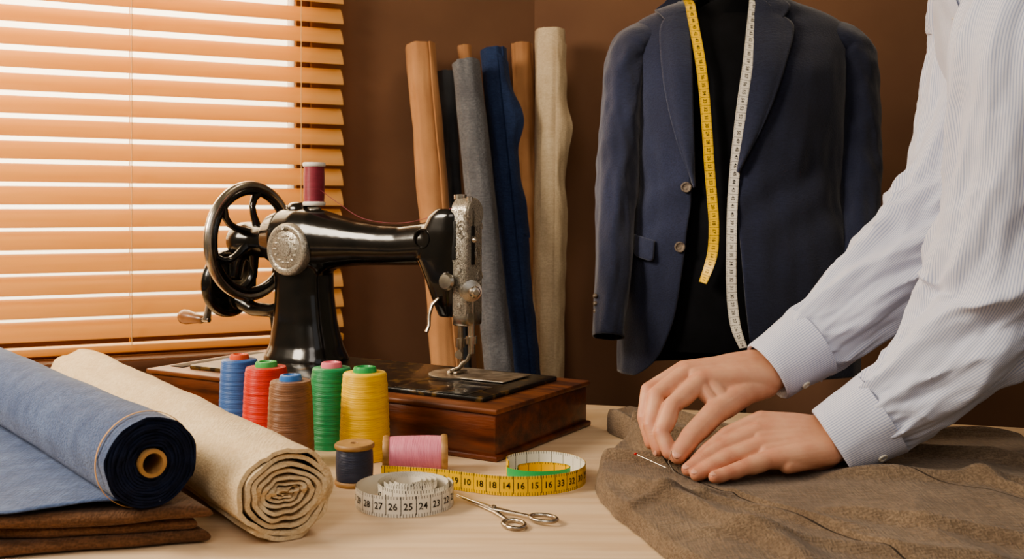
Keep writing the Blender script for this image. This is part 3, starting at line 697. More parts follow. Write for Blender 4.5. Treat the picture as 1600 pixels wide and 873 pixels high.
lean(697,112,2.71,722,560,2.64,.024,M_dgrey,'charcoal fabric roll leaning behind the others',seed=5)
lean(726,72,2.72,756,560,2.69,.020,M_tan,'narrow tan fabric roll behind the grey roll',seed=6)
lean(656,72,2.64,697,560,2.48,.0405,M_tan,'tan fabric roll leaning against the brown wall',core=.006,seed=1)
lean(727,99,2.6,778,560,2.44,.040,M_grey,'grey fabric roll leaning beside the tan roll',seed=2)
lean(770,78,2.68,820,565,2.56,.036,M_blue,'navy blue fabric roll with a loose outer edge',flap=1,seed=3,bul=.16,ba=.7)
lean(815,68,2.80,838,560,2.79,.030,M_tan,'light brown fabric roll leaning in the corner',core=.004,seed=7)
lean(859,48,2.74,855,565,2.68,.043,M_ecru,'tall ecru fabric roll with a loose edge in the corner',flap=1,seed=4,bul=.24,ba=.42)
# ---------------------------------------------------------------- mannequin and jacket
cx,cy=.487,2.21
At=[(.745,.252),(.83,.250),(.99,.238),(1.12,.212),(1.25,.214),(1.36,.224),(1.42,.232),(1.45,.232),(1.472,.225),(1.49,.206),(1.507,.170),(1.522,.125),(1.54,.086),(1.58,.074)]
Bt=[(.745,.150),(.83,.148),(.99,.138),(1.12,.127),(1.25,.135),(1.36,.133),(1.42,.113),(1.45,.098),(1.472,.088),(1.49,.080),(1.507,.076),(1.522,.071),(1.54,.066),(1.58,.062)]
def fy(x,z,off=0):
    a=tab(z,At)+off;b=tab(z,Bt)+off; c=max(-.995,min(.995,(x-cx)/a)); return cy-b*(1-c*c)**.42
def jp(phi,z,off=0):
    a=tab(z,At)+off;b=tab(z,Bt)+off; s=math.sin(phi)
    return V((cx-a*math.cos(phi),cy-b*math.copysign(abs(s)**.84,s),z))
mq=empty('tailor_mannequin',(cx,cy,0),label='black tailor mannequin torso on a stand wearing the suit jacket',category='mannequin')
mb=MB()
loft(mb,[((cx,cy,zz_),tab(zz_,At)*k_,tab(zz_,Bt)*k_) for zz_,k_ in ((.785,.80),(.79,.86),(.85,.88),(.95,.88),(1.05,.87),(1.12,.87),(1.2,.88),(1.3,.89),(1.4,.86),(1.43,.84),(1.455,.80),(1.48,.72),(1.50,.62))]+[((cx,cy,1.53),.062,.056),((cx,cy,1.60),.060,.056),((cx,cy,1.62),.055,.05)],(1,0,0),(0,1,0),seg=64)
mb.obj('torso_form',M_dummy,parent=mq,origin=V((cx,cy,.785)))
mb=MB(); lathe_to(mb,[(0,0),(.018,0),(.018,.8),(0,.8)],20,0,Matrix.Translation((cx,cy,.02)))
mb.obj('pole',M_dsteel,parent=mq,origin=V((cx,cy,0)))
mb=MB(); lathe_to(mb,[(0,0),(.17,0),(.175,.006),(.16,.014),(.04,.03),(.03,.05),(0,.05)],40,0,Matrix.Translation((cx,cy,0))); mb.obj('stand_base',M_dsteel,parent=mq,origin=V((cx,cy,0)))
JF=769.; jx=lambda px:(px-800)/JF; jz=lambda py:1.08-(py-330)*.0013
jk=empty('suit_jacket',(cx,cy,.75),label='navy wool two-button suit jacket hanging open on the mannequin',category='jacket')
xl=[(.735,.255),(.748,.272),(.77,.292),(.80,.309),(.85,.328),(.92,.342),(1.02,.357),(1.13,.369),(1.3,.364),(1.45,.372),(1.6,.40)]
xr=[(.745,.492),(.80,.480),(.95,.466),(1.16,.457),(1.3,.478),(1.45,.505),(1.6,.55)]
def jshell(s,t):
    z=.738+t*(1.558-.738)
    a=tab(z,At); cl=max(-.96,min(.97,(cx-tab(z,xl))/a)); crr=max(-.97,min(.96,(cx-tab(z,xr))/a))
    p0=math.acos(cl); p1=math.acos(crr)-2*math.pi
    ph=p0+(p1-p0)*s
    lowf=ss(1.15,.75,z); hi=1-.95*ss(1.36,1.44,z)
    w=(.005*nz(math.cos(ph)*2.5,math.sin(ph)*2.5,z*5)+lowf*.010*math.sin(ph*5+1)*.5+.003*nz(math.cos(ph)*6,math.sin(ph)*6,z*11))*hi
    w+=.0025*math.sin((z-1.1)*60+math.cos(ph)*9)*math.exp(-((z-1.1)/.09)**2)
    return jp(ph,z,w+.004)
mb=MB(); v,f,u=grid(jshell,220,140); mb.add(v,f,0,None,u)
jb=mb.obj('jacket_body',M_suit,parent=jk,origin=V((cx,cy,.75)),angle=70); so=jb.modifiers.new('s','SOLIDIFY'); so.thickness=.003; so.offset=0
def onfront(px,py,off):
    x,z=jx(px),jz(py); return V((x,fy(x,z,.004+off)-0,z))
def lapel(inner,outer,name='lapel'):
    I=catmull(inner,40);O=catmull(outer,40)
    def fn(s,t):
        k=round(t*40); a=I[k];b=O[k]; px=a[0]+(b[0]-a[0])*s; py=a[1]+(b[1]-a[1])*s
        return onfront(px,py,.005+.008*math.sin(min(1,s*1.2)*math.pi/1.2*.9)*1.0)
    mb=MB(); v,f,u=grid(fn,14,40); mb.add(v,f,0,None,u)
    o=mb.obj(name,M_suit2,parent=jk,origin=V((cx,cy-.1,1.3)),angle=60); s_=o.modifiers.new('s','SOLIDIFY'); s_.thickness=.005; s_.offset=0
lapel([(1083,-25),(1082,60),(1083,150),(1085,230),(1086,292)],[(1050,14),(1036,46),(1040,130),(1058,215),(1085,293)])
lapel([(1186,-25),(1176,60),(1164,150),(1153,230),(1150,268)],[(1224,18),(1246,38),(1226,100),(1192,190),(1151,270)])
lapel([(1092,-50),(1088,-30),(1084,-10),(1083,10)],[(1064,-32),(1052,-15),(1036,0),(1044,20)],'collar')
lapel([(1186,-50),(1188,-30),(1190,-10),(1188,10)],[(1212,-32),(1226,-15),(1244,2),(1230,24)],'collar')
mb=MB(); tube_to(mb,[jp(-.0-math.pi*k/16,1.535,.006)+V((0,0,.012)) for k in range(17)],.014,10,sq=.4); mb.obj('collar',M_suit2,parent=jk)
mb=MB()
def flp(s,t):
    px=1000+27*s-3*t; py=368+9*s+34*t-2*abs(2*s-1)**6*t*3
    return onfront(px,py,.006+.005*t)
v,f,u=grid(flp,12,8); mb.add(v,f,0,None,u); o=mb.obj('pocket_flap',M_suit2,parent=jk); s_=o.modifiers.new('s','SOLIDIFY'); s_.thickness=.005
for (bx,by) in ((1074,292),(1063,386)):
    p=onfront(bx,by,.006); mb=MB(); Mb=mframe(p+V((0,.001,0)),(-.1,-1,0)); lathe_to(mb,[(0,.002),(.006,.002),(.008,.004),(.0105,.004),(.011,.001),(.0105,-.003),(0,-.003)],20,0,Mb); mb.obj('button',M_button,parent=jk,origin=p)
def sleeve(ctrl):
    NS=110; C=catmull(ctrl,NS); P=[V(c[:3]) for c in C]; fr=[]
    Yd=V((0,1,0))
    for i in range(NS+1):
        d=(P[min(i+1,NS)]-P[max(i-1,0)]).normalized(); B=(Yd-d*Yd.dot(d)).normalized(); fr.append((B.cross(d),B))
    def fn(a,b):
        k=round(b*NS); x,y,z,ra,rb=C[k]; t=a*2*math.pi; A,B=fr[k]
        m=ss(.08,.3,b)
        w=m*(.005*nz(math.cos(t)*1.5+x*9,math.sin(t)*1.5,b*7)+.0035*nz(math.cos(t)*2.5+x*9,math.sin(t)*2.5,b*17))
        w+=m*.003*(1-abs(nz(math.cos(t)*1.2+x*5,math.sin(t)*1.2,b*12+math.cos(t)))*3)*math.exp(-((b-.6)/.2)**2)
        return P[k]+A*(ra+w)*math.cos(t)+B*(rb+w)*math.sin(t)
    mb=MB(); v,f,u=grid(fn,56,NS,True); f.append(list(range(56))); u.append(None)
    mb.add(v,f,0,None,u)
    o=mb.obj('sleeve',M_suit,parent=jk,origin=V(ctrl[0][:3]),angle=70); s_=o.modifiers.new('s','SOLIDIFY'); s_.thickness=.003; s_.offset=-1
def JW(px,py,Y,ra,rb): p=W(px,py,Y); return (p.x,p.y,p.z,ra,rb)
sleeve([JW(1050,64,2.21,.040,.060),JW(1016,64,2.21,.044,.064),JW(991,76,2.21,.046,.068),JW(978,108,2.205,.046,.070),JW(972,170,2.20,.045,.066),JW(966,240,2.19,.044,.058),JW(962,320,2.17,.042,.054),JW(957,420,2.13,.038,.047),JW(951,526,2.09,.034,.040)])
sleeve([JW(1260,64,2.21,.040,.060),JW(1294,64,2.21,.044,.064),JW(1320,76,2.21,.046,.068),JW(1333,108,2.205,.046,.070),JW(1339,170,2.20,.047,.066),JW(1340,240,2.19,.046,.058),JW(1341,320,2.17,.044,.054),JW(1340,420,2.13,.039,.047),JW(1337,526,2.09,.034,.040)])
for k in range(4):
    p=W(930+k*.3,462+k*12,2.09); mb=MB(); ellipsoid(mb,p,.005,.005,.005,12); mb.obj('button',M_button,parent=jk,origin=p)
def hang(keys,mats,label,dg):
    pts=[];sd=[];nn=[]
    C=catmull(keys,160)
    for a in C:
        x,z=jx(a[0]),jz(a[1]); y=min(fy(x,z,.013),cy-.1 if z<1.44 else 9)
        pts.append(V((x,y,z)))
    top=pts[0]
    sgn=1 if top.x>cx else -1
    back=[V(p) for p in catmull([(top.x,top.y,top.z),(cx+sgn*.083,cy-.045,1.565),(cx+sgn*.075,cy+.02,1.575),(cx+sgn*.02,cy+.078,1.565)],24)][1:]
    pts=back[::-1]+pts
    n=len(pts)
    for i in range(n):
        t=(pts[min(i+1,n-1)]-pts[max(i-1,0)]).normalized()
        o=(pts[i]-V((cx,cy,pts[i].z)))
        nm=V((0,-1,0)) if i>=24 else V((o.x,o.y,.03)).normalized()
        s=nm.cross(t).normalized(); nm=t.cross(s).normalized()
        if i>=24 and nm.y>0: nm=-nm
        sd.append(s); nn.append(nm)
    for i in range(n):
        tw=.9*ss(.80,1.0,i/n)
        R=Matrix.Rotation(tw,3,(pts[min(i+1,n-1)]-pts[max(i-1,0)]).normalized()); sd[i]=R@sd[i]; nn[i]=R@nn[i]
    mb=MB(); ribbon(mb,pts,sd,nn,.0205,dg,start=.06,step=.0165,size=.0095)
    mb.obj('measuring_tape',mats,origin=pts[-1],clean=False,label=label,category='measuring tape')
hang([(1086,-35),(1087,10),(1094,90),(1101,170),(1107,250),(1112,310),(1114,355),(1110,400),(1096,441)],[M_ty,M_tyb,M_ink],'yellow measuring tape hanging from the mannequin neck over the black front',[str(60-k) for k in range(50)])
hang([(1190,-35),(1184,10),(1170,80),(1158,150),(1150,220),(1144,300),(1140,380),(1139,450),(1144,505),(1156,540)],[M_tw,M_tw,M_ink],'white measuring tape hanging from the mannequin neck beside the lapel',[str(80-k) for k in range(60)])
# ---------------------------------------------------------------- trousers being sewn
Lb=[(.150,1.600),(.143,1.53),(.168,1.45),(.138,1.37),(.108,1.28),(.100,1.17),(.118,1.07),(.150,.96),(.190,.84)]
Rb=[(.690,1.400),(.690,1.34),(.680,1.28),(.665,1.2),(.65,1.12),(.63,1.04),(.60,.96),(.58,.88),(.55,.82)]
Bb=[(.150,1.600),(.19,1.628),(.24,1.60),(.30,1.53),(.37,1.47),(.45,1.43),(.55,1.425),(.63,1.43),(.690,1.400)]
Fb=[(.190,.84),(.24,.835),(.29,.82),(.33,.82),(.38,.82),(.43,.82),(.48,.82),(.52,.82),(.55,.82)]
NL=260
LbC,RbC,BbC,FbC=[catmull(q,NL) for q in (Lb,Rb,Bb,Fb)]
def seamd(p,a,b):
    a=V((a[0],a[1]));b=V((b[0],b[1])); d=b-a; L=d.length; d/=L; q=V((p[0],p[1]))-a
    return d.x*q.y-d.y*q.x, q.dot(d)/L
sa=T(1035,722,.772); sb=T(1440,880,.772)
folds=(((.15,1.56),(.19,1.27),.018,.020),((.155,1.44),(.30,1.36),.015,.016),((.115,1.30),(.20,1.25),.013,.014),((.125,1.19),(.26,.90),.014,.022),((.33,1.04),(.50,.93),.011,.018),((.37,1.2),(.62,1.1),.012,.020),((.42,1.40),(.66,1.38),.014,.018),((.46,1.30),(.66,1.2),.015,.016),((.20,1.13),(.33,.99),.006,.012),((.24,1.55),(.30,1.42),.015,.016),((.20,.98),(.42,.90),.008,.018),((.52,1.14),(.60,.95),.011,.013),((.13,1.08),(.24,1.13),.007,.012))
def clothz(x,y):
    h=.017+.005*nz(x*6,y*6,1)+.0015*nz(x*14,y*14,5)
    wx=x+.02*nz(x*7,y*7,8); wy=y+.02*nz(x*7,y*7,12)
    rd=1-abs(nz(wx*5.0,wy*3.2,21))*4; h+=.0045*max(0,rd)**1.5
    d,t=seamd((x,y),sa,sb)
    h+=.006*ss(-.001,.003,d)*ss(-.15,.05,t)
    for (a,b,hh,w) in folds:
        dd,tt=seamd((x+.008*nz(x*12,y*12,3),y),a,b); dd*=1 if dd>0 else 1.7
        h+=hh*math.exp(-(dd/w)**2)*ss(-.25,.15,tt)*ss(1.25,.85,tt)
    hand=max(math.exp(-((x-.24)**2/.085**2+(y-1.2)**2/.05**2)),math.exp(-((x-.30)**2/.07**2+(y-1.21)**2/.05**2))); hand=min(1,hand*1.5); h=h*(1-hand)+.0150*hand
    return h
def clothp(s,t):
    i=min(NL,round(s*NL)); j=min(NL,round(t*NL))
    L=LbC[j];R=RbC[j];B=BbC[i];Fr=FbC[i]
    c00,c10,c01,c11=LbC[0],RbC[0],LbC[-1],RbC[-1]
    o=[]
    for k in (0,1):
        o.append((1-s)*L[k]+s*R[k]+(1-t)*B[k]+t*Fr[k]-((1-s)*(1-t)*c00[k]+s*(1-t)*c10[k]+(1-s)*t*c01[k]+s*t*c11[k]))
    x,y=o
    e=min(s*.5,(1-s)*.5,t*.7,(1-t)*.7); q=min(1,e/.013); f=math.sqrt(max(0,1-(1-q)**2))
    x+=(.006*nz(y*12,3,0)+.0015*nz(y*35,3,0))*(1-q); y+=(.006*nz(x*12,7,0)+.0015*nz(x*35,7,0))*(1-q)
    return V((x,y,TZ+.0012+clothz(x,y)*f))
mb=MB(); v,f,u=grid(clothp,NL,NL); mb.add(v,f,0,None,u)
tr=empty('trousers',(.35,1.2,TZ),label='brown wool trousers spread out on the table being hand-stitched',category='garment')
mb.obj('cloth',M_cloth,parent=tr,origin=V((.35,1.2,TZ)),angle=80)
def along(a,b,n,zo,off=0,wob=0):
    out=[]
    for k in range(n+1):
        p=V((a[0],a[1],0)).lerp(V((b[0],b[1],0)),k/n); d=V((b[0]-a[0],b[1]-a[1],0)).normalized(); q=V((-d.y,d.x,0))
        p+=q*(off+wob*math.sin(k/n*5)); out.append(V((p.x,p.y,TZ+.0012+clothz(p.x,p.y)+zo)))
    return out
mb=MB(); tube_to(mb,along(sa,sb,120,-.0008,-.0010),.0014,6); mb.obj('seam',M_seam,parent=tr)
mb=MB(); tube_to(mb,along((.43,1.19),(.60,1.0),70,-.0007,0,.004),.0010,6); mb.obj('seam',M_seam,parent=tr)
p=W(993,709,1.235); q=W(1040,730,1.205)
pe=empty('sewing_pin',q,label='dressmaking pin with a red round head stuck in the cloth',category='pin')
mb=MB(); tube_to(mb,[p,q],.00025,6); mb.obj('pin_shaft',M_chrome,parent=pe)
mb=MB(); ellipsoid(mb,p,.0018,.0018,.0018,12); mb.obj('pin_head',M_red,parent=pe,origin=p)
mb=MB(); tube_to(mb,[W(1050,704,1.216),W(1044,722,1.208),W(1058,746,1.188)],[.0005,.0006,.0004],6); mb.obj('sewing_needle',M_chrome,origin=W(1052,741,1.195),label='fine steel sewing needle pinched between thumb and finger',category='needle')
# ---------------------------------------------------------------- person
person=empty('person',(.97,1.27,0),label='person in striped shirt leaning over the table, sewing by hand',category='person')
flush=[];nails=[];creases=[]
def finger(mb,js,rs,up,nail=True):
    P=[W(*j) for j in js]; up=V(up).normalized()
    for i in range(len(P)-1):
        capsule(mb,P[i],P[i+1],rs[i],rs[i+1])
        # fleshy pad on the palm side of each phalanx
        m0=P[i].lerp(P[i+1],.35)-up*rs[i]*.16; m1=P[i].lerp(P[i+1],.7)-up*rs[i+1]*.16; r_=(rs[i]+rs[i+1])/2
        capsule(mb,m0,m1,r_*1.0,r_*.99)
    for i in range(1,len(P)-1):
        flush.append((P[i],.010)); creases.append((P[i],(P[i+1]-P[i-1]).normalized(),up,rs[i]))
    flush.append((P[-1],.011))
    if nail: nails.append((P[-2],P[-1],rs[-1],up))
    return P
def palm(mb,wr,mcps,rw,rm,up):
    up=V(up).normalized(); n=(len(mcps)-1)*2
    # closely spaced metacarpal rays so the back of the hand is one smooth sheet
    for q in range(n+1):
        t=q/n; k=min(int(t*(len(mcps)-1)),len(mcps)-2); f=t*(len(mcps)-1)-k
        m=mcps[k].lerp(mcps[k+1],f); a=wr[0].lerp(wr[1],t); mid=a.lerp(m,.5)
        rr=rm*(1.0 if q%2==0 else .93)
        capsule(mb,a,mid,rw,(rw+rm)/2+.0015); capsule(mb,mid,m,(rw+rm)/2+.0015,rr)
        if q%2==0:
            capsule(mb,a.lerp(m,.55)+up*((rw+rm)*.42),m+up*(rm*.18),.0022,.0092); flush.append((m,.011))
fine=MB()
up=(-.15,-.45,.88)
LI=finger(fine,[(1190,657,1.252),(1136,680,1.238),(1106,704,1.222),(1086,723,1.210)],[.0125,.0106,.0095,.0080],up)
LM=finger(fine,[(1184,675,1.235),(1127,699,1.220),(1096,719,1.207),(1075,733,1.199)],[.0125,.0108,.0097,.0081],up)
LR=finger(fine,[(1190,697,1.218),(1136,716,1.203),(1109,730,1.192),(1088,741,1.186)],[.0120,.0103,.0093,.0078],up)
LP=finger(fine,[(1205,717,1.201),(1161,731,1.186),(1137,739,1.180),(1116,745,1.174)],[.0112,.0094,.0084,.0071],up)
LT=finger(fine,[(1262,676,1.272),(1205,676,1.284),(1155,697,1.272),(1127,712,1.258)],[.016,.0135,.0115,.0095],(0,.3,.9))
lw=W(1302,690,1.236)
palm(fine,[W(1290,674,1.250),W(1294,704,1.218)],[LI[0],LM[0],LR[0],LP[0]],.0180,.0122,up)
capsule(fine,W(1286,680,1.26),W(1225,676,1.270),.016,.015)
capsule(fine,W(1290,706,1.222),W(1230,724,1.202),.017,.012)
upR=(-.5,-.35,.8)
RI=finger(fine,[(1096,594,1.292),(1050,634,1.258),(1034,676,1.237),(1045,707,1.2235)],[.0130,.0112,.0099,.0082],(-.85,-.4,.2),False)
RM=finger(fine,[(1074,582,1.309),(1026,618,1.275),(1017,664,1.255),(1029,703,1.242)],[.0130,.0112,.0099,.0082],(-.9,-.2,.3))
RRr=finger(fine,[(1068,578,1.328),(1014,610,1.295),(1007,652,1.275),(1017,692,1.261)],[.0124,.0107,.0094,.0079],(-.9,0,.3),False)
RPk=finger(fine,[(1082,580,1.345),(1026,608,1.317),(1012,643,1.299),(1017,674,1.287)],[.0114,.0096,.0086,.0072],(-.9,0,.3),False)
RT=finger(fine,[(1165,610,1.306),(1116,645,1.262),(1080,682,1.234),(1059,711,1.2200)],[.0180,.0150,.0132,.0108],(-.2,-.85,.45))
rw=W(1208,580,1.338)
palm(fine,[W(1200,590,1.322),W(1196,566,1.352)],[RI[0],RM[0],RRr[0],RPk[0]],.0200,.0127,upR)
capsule(fine,W(1196,600,1.322),RT[0],.018,.0180); capsule(fine,RT[0],RI[0].lerp(RT[0],.3),.0170,.0135); capsule(fine,RT[0],W(1118,606,1.298),.016,.014)
capsule(fine,RT[1].lerp(RT[0],.35),RI[0].lerp(RT[0],.12),.013,.0125); capsule(fine,RT[1].lerp(RT[0],.15),RI[0].lerp(RI[1],.15),.009,.011)
capsule(fine,RT[0],RM[0],.015,.012); capsule(fine,W(1130,600,1.315),RM[1].lerp(RM[0],.3),.016,.010)
LE=V((.575,1.195,.985)); RE=V((.575,1.385,1.04))
for w_,e_ in ((lw,LE),(rw,RE)):
    d_=(e_-w_); capsule(fine,w_+d_*-.10,w_+d_*.06,.0215,.0255); capsule(fine,w_+d_*.0,w_.lerp(e_,.25),.0245,.028)
vs,fs=remesh(fine,.00115,11,.5)
ns=remesh.normals; nfine=len(vs)
for i,pv in enumerate(vs):
    dsp=0
    for (c_,d_,u_,r_) in creases:
        q_=pv-c_
        if q_.length_squared<(1.8*r_)**2:
            t_=q_.dot(d_); dors=ns[i].dot(u_)
            if dors>.1: dsp+=dors*(.0004*math.exp(-(t_/.006)**2)-.00042*(.5+.5*math.cos(t_/.0032*2*math.pi))*math.exp(-(t_/.0048)**2))
            elif dors<-.3: dsp-=.0008*math.exp(-(t_/.0012)**2)
    if dsp: vs[i]=pv+ns[i]*dsp
coarse=MB()
for w_,e_,sh in ((lw,LE,V((.635,1.135,1.29))),(rw,RE,V((.67,1.42,1.33)))):
    m=w_.lerp(e_,.2); capsule(coarse,m,w_.lerp(e_,.65),.026,.038); capsule(coarse,w_.lerp(e_,.65),e_,.038,.036); capsule(coarse,e_,sh,.036,.044)
loft(coarse,[((.97,1.27,.86),.14,.10),((.93,1.27,.98),.13,.09),((.80,1.275,1.15),.13,.09),((.70,1.28,1.29),.14,.085),((.655,1.28,1.36),.10,.065),((.625,1.28,1.42),.05,.05)],(0,1,0),V((-.75,0,-.66)))
capsule(coarse,(.63,1.28,1.40),(.575,1.28,1.50),.055,.052)
hc=V((.54,1.28,1.59))
Mh=Matrix.Translation(hc)@Matrix.Rotation(math.radians(-35),4,'Y')
ellipsoid(coarse,(0,0,0),.095,.075,.115,32,0,Mh); ellipsoid(coarse,(-.035,0,-.07),.055,.05,.05,24,0,Mh)
ellipsoid(coarse,(-.10,0,-.015),.016,.012,.026,14,0,Mh)
for s in (-1,1):
    ellipsoid(coarse,(.0,s*.077,-.01),.018,.008,.032,14,0,Mh); ellipsoid(coarse,(-.086,s*.03,.012),.012,.018,.008,14,0,Mh)
ellipsoid(coarse,(-.094,0,-.06),.010,.024,.007,14,0,Mh)
for s in (-1,1):
    hip=V((.98,1.27+s*.09,.88)); kn=V((.965,1.27+s*.10,.48)); an=V((1.0,1.27+s*.11,.09))
    capsule(coarse,hip,kn,.075,.05); capsule(coarse,kn,an,.05,.036); capsule(coarse,an,an+V((-.12,0,-.045)),.035,.028)
vc,fc=remesh(coarse,.009,3)
mb=MB(); mb.add(vs,fs,0); mb.add(vc,fc,0)
for (a,b,r,u_) in nails:
    d=(b-a).normalized(); u_=(u_-d*u_.dot(d)).normalized(); s_=d.cross(u_)
    c=b+d*r*.10+u_*r*.72
    Mn=Matrix(((d.x,s_.x,u_.x,c.x),(d.y,s_.y,u_.y,c.y),(d.z,s_.z,u_.z,c.z),(0,0,0,1)))
    ellipsoid(mb,(0,0,0),r*.72,r*.58,r*.23,18,1,Mn)
off=V((.97,1.27,0))
body=mb.obj('body',[M_skin,M_nail],parent=person,origin=off,clean=False,angle=85)
att=body.data.attributes.new('flush','FLOAT','POINT')
vals=[]
for i,vx in enumerate(body.data.vertices):
    f_=0
    if i<nfine:
        p=vx.co+off
        for c,r in flush:
            q=(p-c).length_squared/(r*r)
            if q<4: f_=max(f_,math.exp(-q)*.5)
    vals.append(f_)
att.data.foreach_set('value',vals)
mb=MB()
v,f,u=grid(lambda a,b:Mh@V((.008+.104*math.cos(-.35+b*1.92)*math.cos(a*2*math.pi)*1.0,.083*math.cos(-.35+b*1.92)*math.sin(a*2*math.pi),.012+.122*math.sin(-.35+b*1.92)+(.05 if math.cos(a*2*math.pi)<-.3 and b<.4 else 0))),40,16,True); mb.add(v,f,0,None,u)
mb.obj('hair',M_hair,parent=person,origin=hc)
shirtC=catmull([(1.0,.84,.175,.135,-.1,1),(.96,.95,.172,.13,-.3,1),(.88,1.06,.17,.125,-.5,1),(.76,1.19,.175,.128,-.6,.9),(.675,1.30,.195,.12,-.6,1),(.635,1.375,.165,.095,-.5,1),(.615,1.425,.085,.075,-.4,1),(.60,1.46,.066,.066,-.4,1)],80)
def shirt_pt(a,b):
    C=shirtC[round(b*80)]; t=a*2*math.pi; x,z,wy,wb,dx,dz=C
    w=.006*nz(math.cos(t)*2,math.sin(t)*2,b*7)+.004*nz(math.cos(t)*4,math.sin(t)*4,b*14)
    d=V((dx,0,dz)).normalized(); Bv=V((-d.z,0,d.x))
    return V((x,1.28,z))+V((0,1,0))*(wy+w)*math.sin(t)+Bv*(wb+w)*math.cos(t)
mb=MB(); v,f,u=grid(shirt_pt,120,80,True); mb.add(v,f,0,None,u)
shirt=mb.obj('shirt',M_stripe_t,parent=person,origin=V((.8,1.28,1.1)),angle=80,label='white shirt with fine blue stripes')
so=shirt.modifiers.new('s','SOLIDIFY'); so.thickness=.002
def arm_sleeve(ctrl,elb,seed,amp=1):
    NS=240; C=catmull(ctrl,NS)
    P=[V(c[:3]) for c in C]; X=None; fr=[]
    for i in range(NS+1):
        d=(P[min(i+1,NS)]-P[max(i-1,0)]).normalized()
        if X is None: X=V((0,0,1)).cross(d).normalized()
        X=(X-d*X.dot(d)).normalized(); fr.append((X.copy(),d.cross(X)))
    def fn(a,b):
        k=round(b*NS); t=a*2*math.pi; r=C[k][3]; A,B=fr[k]
        eg=math.exp(-((b-elb)/.15)**2); eb=math.exp(-(b/.10)**2)
        cs,sn=math.cos(t),math.sin(t)
        n1=nz(cs*1.0+seed,sn*1.0,b*6+cs*1.8+sn*.8); n2=nz(cs*2.0+seed,sn*2.0+3,b*13+sn*2.5)
        n3=nz(cs*2.6+seed+7,sn*2.6,b*3.5); n4=nz(cs*4+seed,sn*4,b*5+cs)
        rg=(1-abs(n1)*2.6); rg2=(1-abs(n2)*2.8); rg3=(1-abs(n4)*3)
        w=amp*((.005+.008*eg+.003*eb)*rg+(.001+.0025*eg+.002*eb)*rg2+.006*n3+.002*rg3*(1-eg*.7)-.007)
        return P[k]+A*(r+w)*cs+B*(r*1.02+w)*sn
    mb=MB(); v,f,u=grid(fn,140,NS,True); mb.add(v,f,0,None,u)
    mb.obj('sleeve',M_stripe,parent=shirt,origin=P[0],angle=80)
def wc(px,py,Y,r): p=W(px,py,Y); return (p.x,p.y,p.z,r)
arm_sleeve([wc(1352,662,1.232,.043),wc(1385,640,1.228,.050),wc(1430,602,1.222,.057),wc(1490,550,1.210,.066),wc(1545,486,1.20,.077),wc(1575,400,1.185,.082),wc(1592,290,1.17,.080),wc(1600,170,1.15,.080),wc(1612,60,1.14,.083),(.635,1.155,1.335,.080),(.655,1.20,1.375,.06)],.42,2)
arm_sleeve([wc(1250,547,1.345,.042),wc(1285,522,1.35,.049),wc(1335,480,1.36,.057),wc(1395,430,1.375,.064),wc(1450,378,1.39,.071),wc(1488,310,1.405,.071),wc(1510,220,1.42,.070),wc(1530,130,1.43,.076),wc(1545,60,1.44,.082),(.665,1.425,1.375,.08),(.67,1.39,1.41,.06)],.40,5)
def cuff(c0,c1,r0,r1,btn):
    c0=V(c0);c1=V(c1)
    X,Y,D=frame(c1-c0)
    def fn(a,b):
        t=a*2*math.pi; k=b*4
        pr=[(.9,-.003),(.0,-.0035),(-.025,-.001),(0,.001),(1.0,.0015)]
        i=min(3,int(k)); q=k-i; s=pr[i][0]+(pr[i+1][0]-pr[i][0])*q; o=pr[i][1]+(pr[i+1][1]-pr[i][1])*q
        r=r0+(r1-r0)*max(0,s)+o+.0020*nz(math.cos(t)*2,math.sin(t)*2,s*2+c0.x*20)
        return c0.lerp(c1,s)+X*r*math.cos(t)+Y*r*1.04*math.sin(t)
    mb=MB(); v,f,u=grid(fn,72,32,True); mb.add(v,f,0,None,u)
    mb.obj('cuff',M_cuff,parent=shirt,origin=c0,angle=60)
    for (bp) in btn:
        p=V(bp[0]); mb=MB(); lathe_to(mb,[(0,.001),(.003,.0012),(.0045,.0025),(.0058,.002),(.006,0),(.0055,-.002),(0,-.002)],18,0,mframe(p,bp[1])); mb.obj('button',M_pearl,parent=shirt,origin=p)
def surf(c0,c1,r,s,dr):
    c=V(c0).lerp(V(c1),s); d=(V(c1)-V(c0)).normalized(); q=V(dr); q=(q-d*q.dot(d)).normalized(); return (c+q*(r+.0015),q)
a0=W(1302,690,1.236);a1=W(1378,645,1.229); cuff(a0,a1,.0425,.048,[surf(a0,a1,.046,.55,(.35,-.8,-.7))])
b0=W(1200,580,1.336);b1=W(1268,533,1.347); cuff(b0,b1,.0395,.0455,[surf(b0,b1,.042,.35,(.3,-.7,-.8))])
for k in range(4):
    b=.63+.06*k; p=shirt_pt(0,round(b*80)/80); mb=MB(); lathe_to(mb,[(0,.001),(.0045,.003),(.0058,.002),(.006,0),(0,-.001)],16,0,mframe(p,(-.8,0,-.5))); mb.obj('button',M_pearl,parent=shirt,origin=p)
mb=MB(); v,f,u=grid(lambda a,b: shirt_pt(((a-.5)*.04)%1,.30+round(b*52)/80)+V((-.003,0,-.002)),6,52); mb.add(v,f,0,None,u); mb.obj('placket',M_stripe_t,parent=shirt)
mb=MB(); tube_to(mb,[(.60+.07*math.cos(t*math.pi/12),1.28+.07*math.sin(t*math.pi/12),1.462+.02*math.cos(t*math.pi/12)) for t in range(24)],.02,10,closed=True,sq=.5); mb.obj('shirt_collar',M_stripe_t,parent=shirt)
pt=MB()
for s in (-1,1):
    hip=V((.985,1.27+s*.085,.86)); kn=V((.965,1.27+s*.10,.48)); an=V((1.0,1.27+s*.11,.07))
    capsule(pt,hip,kn,.095,.075); tube_to(pt,[kn+V((0,0,.03)),kn.lerp(an,.5),an],[.075,.066,.06],24)
